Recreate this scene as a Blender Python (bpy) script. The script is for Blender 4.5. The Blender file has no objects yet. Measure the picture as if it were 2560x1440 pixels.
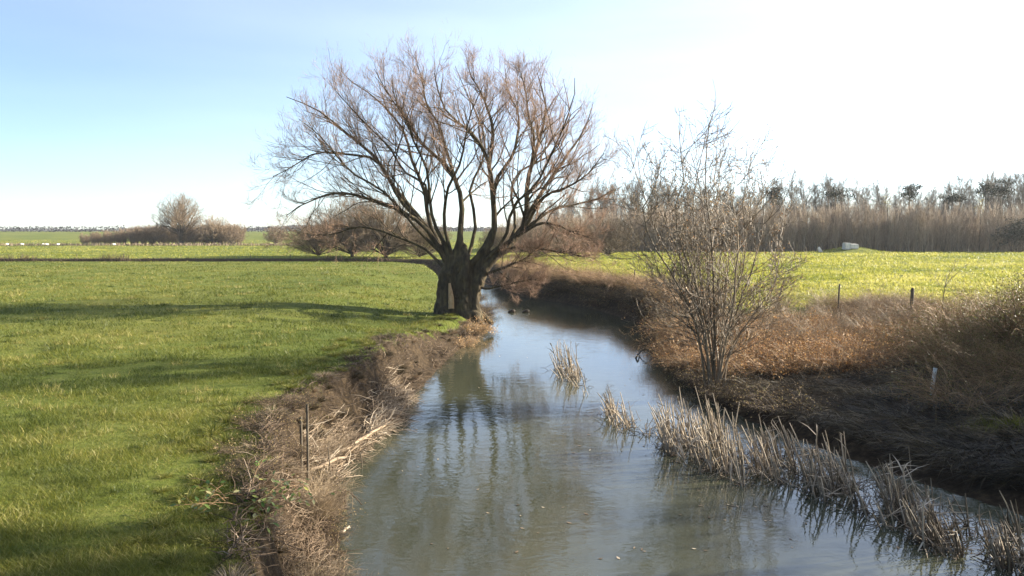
import bpy, math, random
import numpy as np
from mathutils import Vector

# ------------------------------------------------------------------ camera, sky, sun, exposure
S = bpy.context.scene
C = S.collection
CAM_Z, FPX, HOR = 4.6, 2009.0, 578.0
PITCH = math.atan((720 - HOR) / FPX)
cam_data = bpy.data.cameras.new('camera'); cam = bpy.data.objects.new('camera', cam_data); C.objects.link(cam)
cam.location = (0, 0, CAM_Z); cam.rotation_euler = (math.pi/2 - PITCH, 0, 0)
cam_data.sensor_width = 36; cam_data.lens = FPX/2560*36
cam_data.clip_start = 0.1; cam_data.clip_end = 9000
S.camera = cam

SUN_EL, SUN_AZ = math.radians(19), math.radians(74)      # azimuth measured clockwise from the view direction (+Y)
w = bpy.data.worlds.new("World"); S.world = w; w.use_nodes = True
nt = w.node_tree; nt.nodes.clear()
sky = nt.nodes.new('ShaderNodeTexSky'); sky.sky_type = 'NISHITA'; sky.sun_disc = False
sky.sun_elevation = SUN_EL; sky.sun_rotation = SUN_AZ
sky.air_density = 0.75; sky.dust_density = 0.3; sky.ozone_density = 3.0
bg = nt.nodes.new('ShaderNodeBackground'); SKY = 0.057; bg.inputs['Strength'].default_value = SKY
wo = nt.nodes.new('ShaderNodeOutputWorld')
# thin high cloud, brighter towards the sun
def wn(t, **k):
    n_ = nt.nodes.new(t)
    for a_, b_ in k.items(): setattr(n_, a_, b_)
    return n_
tcw = wn('ShaderNodeTexCoord'); dotn = wn('ShaderNodeVectorMath', operation='DOT_PRODUCT'); nt.links.new(tcw.outputs['Generated'], dotn.inputs[0])
dotn.inputs[1].default_value = (math.sin(SUN_AZ)*math.cos(SUN_EL), math.cos(SUN_AZ)*math.cos(SUN_EL), math.sin(SUN_EL))
mrw = wn('ShaderNodeMapRange'); mrw.inputs[1].default_value = -.7; mrw.inputs[2].default_value = 1.0; nt.links.new(dotn.outputs['Value'], mrw.inputs[0])
pw = wn('ShaderNodeMath', operation='POWER'); pw.inputs[1].default_value = 1.5; nt.links.new(mrw.outputs[0], pw.inputs[0])
mpw = wn('ShaderNodeMapping'); mpw.inputs['Scale'].default_value = (1.2, 1.2, 7); mpw.inputs['Rotation'].default_value = (0, .25, 0); nt.links.new(tcw.outputs['Generated'], mpw.inputs[0])
nzw = wn('ShaderNodeTexNoise'); nzw.inputs['Scale'].default_value = 1.6; nzw.inputs['Detail'].default_value = 6; nt.links.new(mpw.outputs[0], nzw.inputs[0])
mr2 = wn('ShaderNodeMapRange'); mr2.inputs[3].default_value = .8*.25/SKY; mr2.inputs[4].default_value = 1.2*.25/SKY; mr2.inputs[1].default_value = .3; mr2.inputs[2].default_value = .7; nt.links.new(nzw.outputs[0], mr2.inputs[0])
ml = wn('ShaderNodeMath', operation='MULTIPLY'); nt.links.new(pw.outputs[0], ml.inputs[0]); nt.links.new(mr2.outputs[0], ml.inputs[1])
vs = wn('ShaderNodeVectorMath', operation='SCALE'); vs.inputs[0].default_value = (1, .985, .96); nt.links.new(ml.outputs[0], vs.inputs['Scale'])
va = wn('ShaderNodeVectorMath', operation='ADD'); nt.links.new(sky.outputs[0], va.inputs[0]); nt.links.new(vs.outputs[0], va.inputs[1])
nt.links.new(va.outputs[0], bg.inputs[0]); nt.links.new(bg.outputs[0], wo.inputs[0])
ld = bpy.data.lights.new('sun', 'SUN'); ld.energy = 4.6; ld.angle = math.radians(0.6); ld.color = (1.0, .90, .74)
sun = bpy.data.objects.new('sun', ld); C.objects.link(sun)
sd = Vector((math.sin(SUN_AZ)*math.cos(SUN_EL), math.cos(SUN_AZ)*math.cos(SUN_EL), math.sin(SUN_EL)))
sun.rotation_euler = sd.to_track_quat('Z', 'Y').to_euler()
sun.location = (30, 10, 20)
S.view_settings.view_transform = 'Standard'; S.view_settings.look = 'None'
S.view_settings.gamma = 1; S.view_settings.use_curve_mapping = False
S.view_settings.exposure = 2.0

rng = np.random.default_rng(7)
random.seed(7)
pi = math.pi

# ------------------------------------------------------------------ helpers
cp, sp_ = math.cos(PITCH), math.sin(PITCH)
def ray(px, py):
    a = (px-1280)/FPX; b = -(py-720)/FPX
    return np.array([a, cp + b*sp_, -sp_ + b*cp])
def bp(px, py, z=0.0):                      # world point seen at that place of the photograph, at height z
    d = ray(px, py); t = (z-CAM_Z)/d[2]
    return np.array([0, 0, CAM_Z]) + d*t
def bd(px, py, D):                          # the same, at distance D along the view axis on the ground
    d = ray(px, py); t = D/d[1]
    return np.array([0, 0, CAM_Z]) + d*t

def tag(o, label=None, cat=None, group=None, kind=None):
    if label: o['label'] = label
    if cat: o['category'] = cat
    if group: o['group'] = group
    if kind: o['kind'] = kind
    return o
def empty(name, loc, rz=0.0, sc=1.0):
    o = bpy.data.objects.new(name, None); C.objects.link(o)
    o.location = [float(v) for v in loc]; o.rotation_euler = (0, 0, rz); o.scale = (sc, sc, sc)
    o.empty_display_size = .3
    return o
def mk(name, V, F, mat, tone=None, smooth=True):
    """mesh from vertex array and one face array (all tris or all quads) or a list of such arrays"""
    V = np.asarray(V, dtype=np.float32).reshape(-1, 3)
    if not isinstance(F, list): F = [F]
    F = [np.asarray(f, dtype=np.int32) for f in F if len(f)]
    me = bpy.data.meshes.new(name)
    me.vertices.add(len(V)); me.vertices.foreach_set('co', V.ravel())
    loops = np.concatenate([f.ravel() for f in F])
    tot = np.concatenate([np.full(len(f), f.shape[1], np.int32) for f in F])
    st = np.concatenate([[0], np.cumsum(tot)[:-1]]).astype(np.int32)
    me.loops.add(len(loops)); me.loops.foreach_set('vertex_index', loops)
    me.polygons.add(len(tot)); me.polygons.foreach_set('loop_start', st); me.polygons.foreach_set('loop_total', tot)
    if smooth: me.polygons.foreach_set('use_smooth', np.ones(len(tot), bool))
    if tone is not None:
        a = me.attributes.new('tone', 'FLOAT', 'POINT'); a.data.foreach_set('value', np.asarray(tone, np.float32))
    me.update(calc_edges=True)
    for m in (mat if isinstance(mat, (list, tuple)) else [mat]): me.materials.append(m)
    return me
def link(name, me, parent=None, loc=None, rz=0.0, sc=None):
    o = bpy.data.objects.new(name, me); C.objects.link(o)
    if parent: o.parent = parent
    if loc is not None: o.location = [float(v) for v in loc]
    if rz: o.rotation_euler = (0, 0, rz)
    if sc is not None: o.scale = sc if hasattr(sc, '__len__') else (sc, sc, sc)
    return o
def copy_tree(o, parent=None):
    c = o.copy(); C.objects.link(c); c.parent = parent
    for ch in o.children: copy_tree(ch, c)
    return c

class Geo:
    """collects geometry with a per-vertex tone"""
    def __init__(s): s.V, s.Q, s.T, s.t, s.n = [], [], [], [], 0
    def add(s, V, Q=None, T=None, tone=0.5):
        V = np.asarray(V).reshape(-1, 3)
        s.V.append(V)
        if Q is not None and len(Q): s.Q.append(np.asarray(Q)+s.n)
        if T is not None and len(T): s.T.append(np.asarray(T)+s.n)
        s.t.append(np.broadcast_to(np.asarray(tone, float), (len(V),)))
        s.n += len(V)
    def tubes(s, P, R, k=3, tone=None, cap=False):
        """P (M,N,3), R (M,N)"""
        M, N, _ = P.shape
        if M == 0: return
        T = np.gradient(P, axis=1); T /= np.linalg.norm(T, axis=2, keepdims=True)+1e-9
        ch = P[:, -1]-P[:, 0]; ch /= np.linalg.norm(ch, axis=1, keepdims=True)+1e-9
        ref = np.where(np.abs(ch[:, 2:3]) < .8, np.array([[0, 0, 1.]]), np.array([[1., 0, 0]]))
        A = np.cross(T, ref[:, None, :]); A /= np.linalg.norm(A, axis=2, keepdims=True)+1e-9
        B = np.cross(T, A)
        th = np.arange(k)*2*pi/k
        V = P[:, :, None, :] + R[:, :, None, None]*(np.cos(th)[None, None, :, None]*A[:, :, None, :] + np.sin(th)[None, None, :, None]*B[:, :, None, :])
        i = np.arange(N-1)[:, None]; j = np.arange(k)[None, :]; jn = (j+1) % k
        q = np.stack([i*k+j, i*k+jn, (i+1)*k+jn, (i+1)*k+j], -1).reshape(-1, 4)
        q = (q[None]+(np.arange(M)*N*k)[:, None, None]).reshape(-1, 4)
        if tone is None: tone = rng.random(M)
        tone = np.broadcast_to(np.asarray(tone, float), (M,))
        Tt = None
        if cap and k == 4:
            c = np.array([[(N-1)*k+0, (N-1)*k+1, (N-1)*k+2, (N-1)*k+3]])
            q = np.concatenate([q, (c[None]+(np.arange(M)*N*k)[:, None, None]).reshape(-1, 4)])
        s.add(V, Q=q, T=Tt, tone=np.repeat(tone, N*k))
    def blades(s, base, direc, side, h, wd, bend, tone, nseg=2):
        """pointed blades: base (M,3), direc unit (M,3), side unit (M,3), bend vector (M,3)"""
        M = len(base)
        if M == 0: return
        h = np.broadcast_to(h, (M,))[:, None]; wd = np.broadcast_to(wd, (M,))[:, None]
        mid = base + direc*h*.5 + bend*.25
        tip = base + direc*h*.92 + bend
        V = np.stack([base-side*wd/2, base+side*wd/2, mid+side*wd*.38, mid-side*wd*.38, tip], 1)
        q = np.array([[0, 1, 2, 3]]); t = np.array([[3, 2, 4]])
        off = (np.arange(M)*5)[:, None, None]
        s.add(V, Q=(q[None]+off).reshape(-1, 4), T=(t[None]+off).reshape(-1, 3), tone=np.repeat(np.broadcast_to(tone, (M,)), 5))
    def leaves(s, c, sz, tone, flat=0.0):
        """small folded leaf quads at points c"""
        M = len(c)
        if M == 0: return
        u = rng.normal(size=(M, 3)); u[:, 2] -= flat; u /= np.linalg.norm(u, axis=1, keepdims=True)
        v = np.cross(u, rng.normal(size=(M, 3))); v /= np.linalg.norm(v, axis=1, keepdims=True)+1e-9
        sz = np.broadcast_to(sz, (M,))[:, None]
        V = np.stack([c, c+u*sz*.5+v*sz*.3, c+u*sz, c+u*sz*.5-v*sz*.3], 1)
        s.add(V, Q=(np.array([[0, 1, 2, 3]])[None]+(np.arange(M)*4)[:, None, None]).reshape(-1, 4), tone=np.repeat(np.broadcast_to(tone, (M,)), 4))
    def mesh(s, name, mat, smooth=True):
        F = []
        if s.Q: F.append(np.concatenate(s.Q))
        if s.T: F.append(np.concatenate(s.T))
        return mk(name, np.concatenate(s.V), F, mat, np.concatenate(s.t), smooth)

def unit(v): return v/(np.linalg.norm(v, axis=-1, keepdims=True)+1e-9)
def resample(pts, n):
    pts = np.asarray(pts, float)
    # Catmull-Rom then even resample
    P = np.vstack([2*pts[0]-pts[1], pts, 2*pts[-1]-pts[-2]]); out = []
    for i in range(1, len(P)-2):
        for t in np.linspace(0, 1, 8, endpoint=False):
            a, b, c, d = P[i-1], P[i], P[i+1], P[i+2]
            out.append(.5*((2*b)+(-a+c)*t+(2*a-5*b+4*c-d)*t*t+(-a+3*b-3*c+d)*t**3))
    out.append(P[-2]); out = np.array(out)
    L = np.concatenate([[0], np.cumsum(np.linalg.norm(np.diff(out, axis=0), axis=1))])
    s_ = np.linspace(0, L[-1], n)
    return np.stack([np.interp(s_, L, out[:, k]) for k in range(out.shape[1])], 1)

def spawn(P, R, k, t0=.25, t1=1.0, ang=(25, 50), lf=(.3, .6), trop=(0, 0, .3), wig=.12, rf=.55, N=5, rmin=.003, taper=.75, Lmin=0.0):
    """k children per parent branch, all at once"""
    M, n, _ = P.shape
    idx = np.repeat(np.arange(M), k)
    t = t0 + (t1-t0)*((np.tile((np.arange(k)+.5)/k, M) + rng.normal(size=M*k)*.4/k).clip(0, 1))
    f = t*(n-1); i0 = np.clip(f.astype(int), 0, n-2); fr = (f-i0)[:, None]
    a, b = P[idx, i0], P[idx, i0+1]
    pos = a*(1-fr)+b*fr; tan = unit(b-a)
    r0 = R[idx, i0]*(1-fr[:, 0])+R[idx, i0+1]*fr[:, 0]
    L = np.linalg.norm(np.diff(P, axis=1), axis=2).sum(1)[idx]
    ln = np.maximum(L*rng.uniform(lf[0], lf[1], M*k)*(1.15-.55*t), Lmin)
    per = unit(np.cross(tan, rng.normal(size=(M*k, 3))))
    an = np.radians(rng.uniform(ang[0], ang[1], M*k))[:, None]
    d = tan*np.cos(an)+per*np.sin(an)
    out = [pos]; step = (ln/(N-1))[:, None]
    tr = np.asarray(trop)[None]
    for _ in range(N-1):
        d = unit(d+tr/(N-1)+rng.normal(size=d.shape)*wig)
        out.append(out[-1]+d*step)
    P2 = np.stack(out, 1)
    r = np.maximum(r0*rf, rmin)[:, None]*np.linspace(1, 1-taper, N)[None]
    return P2, np.maximum(r, rmin*.6)

def _hash(i, j, s):
    v = np.sin(i*127.1+j*311.7+s*74.7)*43758.5453
    return v-np.floor(v)
def vnoise(x, y, s=0):
    x = np.asarray(x, float); y = np.asarray(y, float)
    i, j = np.floor(x), np.floor(y); u, v = x-i, y-j
    u = u*u*(3-2*u); v = v*v*(3-2*v)
    return (_hash(i, j, s)*(1-u)+_hash(i+1, j, s)*u)*(1-v)+(_hash(i, j+1, s)*(1-u)+_hash(i+1, j+1, s)*u)*v
def fbm(x, y, s=0, o=4):
    r = 0; a = .5; f = 1
    for k in range(o): r = r+a*(vnoise(x*f, y*f, s+k)-.5); a *= .5; f *= 2.07
    return r
def sstep(a, b, x): t = np.clip((x-a)/(b-a), 0, 1); return t*t*(3-2*t)

# ------------------------------------------------------------------ materials
def nodes(m):
    m.use_nodes = True; n = m.node_tree; n.nodes.clear(); return n
def ramp(n, cols, pos=None):
    r = n.nodes.new('ShaderNodeValToRGB'); e = r.color_ramp.elements
    pos = pos or [i/(len(cols)-1) for i in range(len(cols))]
    e[0].position = pos[0]; e[0].color = (*cols[0], 1); e[1].position = pos[-1]; e[1].color = (*cols[-1], 1)
    for p_, c_ in list(zip(pos, cols))[1:-1]:
        k = e.new(p_); k.color = (*c_, 1)
    return r
def tone_mat(name, cols, transl=0.0, rough=.7, spec=.25, objvar=.0, pos=None):
    """colour comes from each piece's own tone"""
    m = bpy.data.materials.new(name); n = nodes(m); L = n.links.new
    at = n.nodes.new('ShaderNodeAttribute'); at.attribute_name = 'tone'
    r = ramp(n, cols, pos); L(at.outputs['Fac'], r.inputs[0])
    col = r.outputs[0]
    if objvar:
        oi = n.nodes.new('ShaderNodeObjectInfo'); mr = n.nodes.new('ShaderNodeMapRange')
        mr.inputs[3].default_value = 1-objvar; mr.inputs[4].default_value = 1+objvar; L(oi.outputs['Random'], mr.inputs[0])
        hv = n.nodes.new('ShaderNodeHueSaturation'); L(mr.outputs[0], hv.inputs['Value']); L(col, hv.inputs['Color']); col = hv.outputs[0]
    p = n.nodes.new('ShaderNodeBsdfPrincipled'); p.inputs['Roughness'].default_value = rough
    p.inputs['Specular IOR Level'].default_value = spec; L(col, p.inputs['Base Color'])
    o = n.nodes.new('ShaderNodeOutputMaterial')
    if transl:
        t = n.nodes.new('ShaderNodeBsdfTranslucent'); L(col, t.inputs[0])
        mx = n.nodes.new('ShaderNodeMixShader'); mx.inputs[0].default_value = transl
        L(p.outputs[0], mx.inputs[1]); L(t.outputs[0], mx.inputs[2]); L(mx.outputs[0], o.inputs[0])
    else: L(p.outputs[0], o.inputs[0])
    return m
def noise_mat(name, cols, scale=8, detail=6, rough=.85, bump=.3, stretch=(1, 1, 1), spec=.2, bscale=None, dist=.02):
    m = bpy.data.materials.new(name); n = nodes(m); L = n.links.new
    tc = n.nodes.new('ShaderNodeTexCoord'); mp = n.nodes.new('ShaderNodeMapping'); mp.inputs['Scale'].default_value = stretch
    L(tc.outputs['Object'], mp.inputs[0])
    nz = n.nodes.new('ShaderNodeTexNoise'); nz.inputs['Scale'].default_value = scale; nz.inputs['Detail'].default_value = detail
    nz.inputs['Roughness'].default_value = .65; L(mp.outputs[0], nz.inputs[0])
    r = ramp(n, cols, [.3+.4*i/(len(cols)-1) for i in range(len(cols))]); L(nz.outputs[0], r.inputs[0])
    nb = n.nodes.new('ShaderNodeTexNoise'); nb.inputs['Scale'].default_value = bscale or scale*3; nb.inputs['Detail'].default_value = 4; L(mp.outputs[0], nb.inputs[0])
    b = n.nodes.new('ShaderNodeBump'); b.inputs['Strength'].default_value = bump; b.inputs['Distance'].default_value = dist; L(nb.outputs[0], b.inputs['Height'])
    p = n.nodes.new('ShaderNodeBsdfPrincipled'); p.inputs['Roughness'].default_value = rough; p.inputs['Specular IOR Level'].default_value = spec
    L(r.outputs[0], p.inputs['Base Color']); L(b.outputs[0], p.inputs['Normal'])
    o = n.nodes.new('ShaderNodeOutputMaterial'); L(p.outputs[0], o.inputs[0])
    return m

M_bark = noise_mat('willow_bark', [(.022, .018, .012), (.06, .047, .028), (.12, .095, .045)], 5, 8, .9, .9, (1, 1, .25), dist=.05)
M_twig = tone_mat('willow_twig', [(.15, .10, .062), (.30, .19, .12), (.42, .26, .17)], rough=.6)
M_heart = noise_mat('bare_heartwood', [(.3, .18, .08), (.5, .34, .18)], 6, 5, .8, .5, (3, 3, .4))
M_graybark = noise_mat('grey_bark', [(.06, .05, .035), (.13, .11, .08), (.2, .17, .12)], 6, 6, .9, .5, (1, 1, .3))
M_sapbark = tone_mat('sapling_bark', [(.06, .045, .027), (.15, .11, .066), (.26, .2, .13)], rough=.6, spec=.4)
M_fartwig = tone_mat('far_twig', [(.13, .095, .062), (.24, .175, .115), (.34, .25, .165)], objvar=.15)
M_graytwig = tone_mat('grey_twig', [(.11, .10, .08), (.19, .165, .13)], objvar=.2)
M_buff = tone_mat('buff_twig', [(.19, .145, .10), (.33, .255, .18), (.45, .35, .245)], objvar=.2)
M_pine = tone_mat('pine_needles', [(.02, .028, .016), (.045, .05, .03)], .1)
M_yellow = tone_mat('yellow_leaves', [(.35, .26, .05), (.5, .4, .08)], .3)
M_evergreen = tone_mat('ivy_leaves', [(.02, .035, .012), (.05, .075, .02), (.09, .10, .03)], .2, .4, .5)
M_rust = tone_mat('rusty_leaves', [(.14, .06, .025), (.40, .19, .065), (.58, .34, .13), (.5, .38, .2)], .3, .55, .3, objvar=.2)
M_brown = tone_mat('brown_leaves', [(.11, .07, .03), (.29, .20, .085), (.42, .30, .14), (.22, .22, .06)], .25, .6, .3, objvar=.2)
M_olive = tone_mat('olive_leaves', [(.05, .045, .018), (.11, .10, .03), (.17, .17, .04), (.2, .12, .05)], .3, .5, .35, objvar=.2)
M_caneb = tone_mat('bramble_cane', [(.08, .048, .026), (.26, .155, .075), (.46, .30, .15)], rough=.6, objvar=.15)
M_canel = tone_mat('dry_stalk', [(.14, .10, .06), (.28, .21, .13), (.38, .30, .2)], rough=.6, objvar=.15)
M_darkcane = tone_mat('dark_stalk', [(.03, .022, .015), (.08, .055, .035), (.14, .10, .065)], rough=.7, objvar=.15)
M_reed = tone_mat('dead_reed', [(.17, .13, .085), (.34, .27, .185), (.5, .42, .31)], .12, .6, objvar=.35)
M_mat = tone_mat('dead_sedge', [(.012, .010, .006), (.038, .03, .016), (.09, .068, .034), (.18, .135, .07)], .1, .6)  # the right bank's shade is partly put into this lowered colour
M_litter = tone_mat('dark_litter', [(.03, .02, .012), (.09, .06, .036), (.18, .125, .078), (.34, .26, .18)], .0, .7)
M_straw = tone_mat('bright_straw', [(.28, .17, .08), (.45, .29, .14), (.55, .38, .2)], .3, .6)
M_debris = tone_mat('flood_debris', [(.05, .034, .02), (.15, .105, .065), (.30, .225, .15), (.5, .42, .31)], .0, .7)
M_grass = tone_mat('grass_blade', [(.055, .078, .012), (.115, .132, .018), (.2, .195, .032), (.34, .29, .10)], .38, .5, .3, pos=[0, .4, .8, 1])
M_meadow = tone_mat('meadow_blade', [(.15, .18, .022), (.25, .26, .036), (.37, .35, .06), (.48, .43, .13)], .5, .5, .3)  # brighter than the pasture blades: backlit glow lifted into the colour
M_post = noise_mat('weathered_post', [(.05, .04, .03), (.11, .09, .065), (.17, .14, .1)], 10, 6, .9, .6, (3, 3, .4))
M_greenleaf = tone_mat('bramble_leaf', [(.06, .12, .02), (.14, .2, .04), (.35, .33, .08), (.5, .45, .3)], .3, .4, .4)
M_tube = noise_mat('pale_plastic', [(.55, .58, .55), (.68, .7, .68)], 3, 3, .5, .05, spec=.4)
M_conc = noise_mat('pale_concrete', [(.42, .38, .32), (.6, .56, .5), (.7, .66, .6)], 2.5, 6, .9, .3)
M_wool = noise_mat('wool', [(.55, .5, .42), (.75, .7, .62)], 12, 4, .95, .5)
M_skin = noise_mat('sheep_face', [(.1, .09, .08), (.2, .17, .15)], 12, 2, .8, .1)

def ground_mat():
    m = bpy.data.materials.new('ground'); n = nodes(m); L = n.links.new
    tc = n.nodes.new('ShaderNodeTexCoord')
    def nz(sc, det=5, ro=.6, st=None):
        x = n.nodes.new('ShaderNodeTexNoise'); x.inputs['Scale'].default_value = sc; x.inputs['Detail'].default_value = det; x.inputs['Roughness'].default_value = ro
        if st:
            mp = n.nodes.new('ShaderNodeMapping'); mp.inputs['Scale'].default_value = st; L(tc.outputs['Object'], mp.inputs[0]); L(mp.outputs[0], x.inputs[0])
        else: L(tc.outputs['Object'], x.inputs[0])
        return x
    def mix(a, b, f, mode='MIX'):
        x = n.nodes.new('ShaderNodeMix'); x.data_type = 'RGBA'; x.blend_type = mode
        (L(f, x.inputs[0]) if not isinstance(f, float) else setattr(x.inputs[0], 'default_value', f))
        L(a, x.inputs[6]); L(b, x.inputs[7]); return x.outputs[2]
    big = nz(.09, 5); rb = ramp(n, [(.07, .10, .016), (.135, .155, .026), (.23, .21, .05)], [.36, .5, .64]); L(big.outputs[0], rb.inputs[0])
    med = nz(1.3, 7, .7); rm = ramp(n, [(.045, .08, .012), (.12, .15, .025), (.22, .2, .06)], [.34, .52, .7]); L(med.outputs[0], rm.inputs[0])
    fine = nz(9, 6, .75); rf_ = ramp(n, [(.035, .06, .01), (.11, .14, .022), (.24, .23, .08)], [.35, .5, .68]); L(fine.outputs[0], rf_.inputs[0])
    g = mix(mix(rb.outputs[0], rm.outputs[0], .4), rf_.outputs[0], .35)
    mud = nz(5, 8, .7); rmud = ramp(n, [(.018, .013, .008), (.05, .035, .021), (.11, .078, .045)], [.3, .5, .7]); L(mud.outputs[0], rmud.inputs[0])
    at = n.nodes.new('ShaderNodeAttribute'); at.attribute_name = 'tone'
    ad = n.nodes.new('ShaderNodeMath'); ad.operation = 'ADD'; L(at.outputs['Fac'], ad.inputs[0])
    mm = n.nodes.new('ShaderNodeMath'); mm.operation = 'MULTIPLY_ADD'; mm.inputs[1].default_value = .8; mm.inputs[2].default_value = -.4; L(med.outputs[0], mm.inputs[0]); L(mm.outputs[0], ad.inputs[1])
    mr = n.nodes.new('ShaderNodeMapRange'); mr.inputs[1].default_value = .35; mr.inputs[2].default_value = .65; L(ad.outputs[0], mr.inputs[0])
    col = mix(g, rmud.outputs[0], mr.outputs[0])
    b = n.nodes.new('ShaderNodeBump'); b.inputs['Strength'].default_value = .9; b.inputs['Distance'].default_value = .12
    bb = n.nodes.new('ShaderNodeMath'); bb.operation = 'ADD'; L(med.outputs[0], bb.inputs[0]); L(fine.outputs[0], bb.inputs[1]); L(bb.outputs[0], b.inputs['Height'])
    p = n.nodes.new('ShaderNodeBsdfPrincipled'); p.inputs['Roughness'].default_value = .9; p.inputs['Specular IOR Level'].default_value = .1
    L(col, p.inputs['Base Color']); L(b.outputs[0], p.inputs['Normal'])
    o = n.nodes.new('ShaderNodeOutputMaterial'); L(p.outputs[0], o.inputs[0]); return m
M_ground = ground_mat()

def water_mat():
    m = bpy.data.materials.new('river_water'); n = nodes(m); L = n.links.new
    tc = n.nodes.new('ShaderNodeTexCoord')
    def nz(sc, st, det=3, rot=0):
        mp = n.nodes.new('ShaderNodeMapping'); mp.inputs['Scale'].default_value = st; mp.inputs['Rotation'].default_value = (0, 0, rot); L(tc.outputs['Object'], mp.inputs[0])
        x = n.nodes.new('ShaderNodeTexNoise'); x.inputs['Scale'].default_value = sc; x.inputs['Detail'].default_value = det; x.inputs['Distortion'].default_value = .6; L(mp.outputs[0], x.inputs[0]); return x
    a = nz(2.2, (1, 1.5, 1), 3, .4); b_ = nz(7, (1, 1.6, 1), 3, -.3); big = nz(.35, (1, .5, 1), 3, .3)
    # ripples strongest where the current runs, calm in places
    mr = n.nodes.new('ShaderNodeMapRange'); mr.inputs[1].default_value = .35; mr.inputs[2].default_value = .65; mr.inputs[3].default_value = .35; mr.inputs[4].default_value = 1.0; L(big.outputs[0], mr.inputs[0])
    m1 = n.nodes.new('ShaderNodeMath'); m1.operation = 'MULTIPLY_ADD'; m1.inputs[1].default_value = .28; L(b_.outputs[0], m1.inputs[0]); L(a.outputs[0], m1.inputs[2])
    m2 = n.nodes.new('ShaderNodeMath'); m2.operation = 'MULTIPLY'; L(m1.outputs[0], m2.inputs[0]); L(mr.outputs[0], m2.inputs[1])
    bu = n.nodes.new('ShaderNodeBump'); bu.inputs['Strength'].default_value = 1.0; bu.inputs['Distance'].default_value = .0075; L(m2.outputs[0], bu.inputs['Height'])
    r = ramp(n, [(.040, .046, .032), (.072, .074, .044)], [.3, .7]); L(big.outputs[0], r.inputs[0])
    p = n.nodes.new('ShaderNodeBsdfPrincipled'); p.inputs['Roughness'].default_value = .02; p.inputs['IOR'].default_value = 1.55
    p.inputs['Specular IOR Level'].default_value = .5
    L(r.outputs[0], p.inputs['Base Color']); L(bu.outputs[0], p.inputs['Normal'])
    o = n.nodes.new('ShaderNodeOutputMaterial'); L(p.outputs[0], o.inputs[0]); return m
M_water = water_mat()

# ------------------------------------------------------------------ river course and terrain
def w2(px, py): return tuple(bp(px, py, 0)[:2])
LB = [(-.6, -18), (-1.4, 4), w2(830, 1440), w2(838, 1340), w2(805, 1250), w2(870, 1150), w2(985, 1060), w2(1015, 1010), w2(1085, 930),
      w2(1150, 870), w2(1212, 832), w2(1222, 800), (-1.3, 43.5), (-1.7, 48), (-2.6, 54), (-4.5, 62), (-6.5, 71), (-9, 80), (-17, 85.3), (-60, 86), (-130, 85), (-400, 90)]
RB = [(14, -18), (11, 5), w2(2620, 1310), w2(2350, 1222), w2(2130, 1150), w2(1960, 1085), w2(1860, 1045), w2(1740, 980), w2(1695, 930), w2(1645, 880),
      w2(1640, 835), w2(1560, 795), w2(1450, 765), w2(1350, 748), w2(1290, 738), (-1, 66), (-2.5, 75), (-6, 86), (-17, 92.0), (-60, 92.6), (-130, 91.5), (-400, 98)]
LBc = resample(LB[:20], 150); LBc = np.vstack([LBc, [LB[-2], LB[-1]]])
RBc = resample(RB[:20], 150); RBc = np.vstack([RBc, [RB[-2], RB[-1]]])
POLY = np.vstack([LBc, RBc[::-1]])
def dseg(x, y, Pl):
    d = np.full(x.shape, 1e9)
    for i in range(len(Pl)-1):
        ax, ay = Pl[i]; bx, by = Pl[i+1]; ex, ey = bx-ax, by-ay
        t = np.clip(((x-ax)*ex+(y-ay)*ey)/(ex*ex+ey*ey+1e-9), 0, 1)
        d = np.minimum(d, np.hypot(x-ax-t*ex, y-ay-t*ey))
    return d
def inside(x, y):
    r = np.zeros(x.shape, bool); n_ = len(POLY)
    for i in range(n_):
        ax, ay = POLY[i]; bx, by = POLY[(i+1) % n_]
        if ay == by: continue
        c = (ay > y) != (by > y)
        r ^= c & (x < (bx-ax)*(y-ay)/(by-ay)+ax)
    return r
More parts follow.
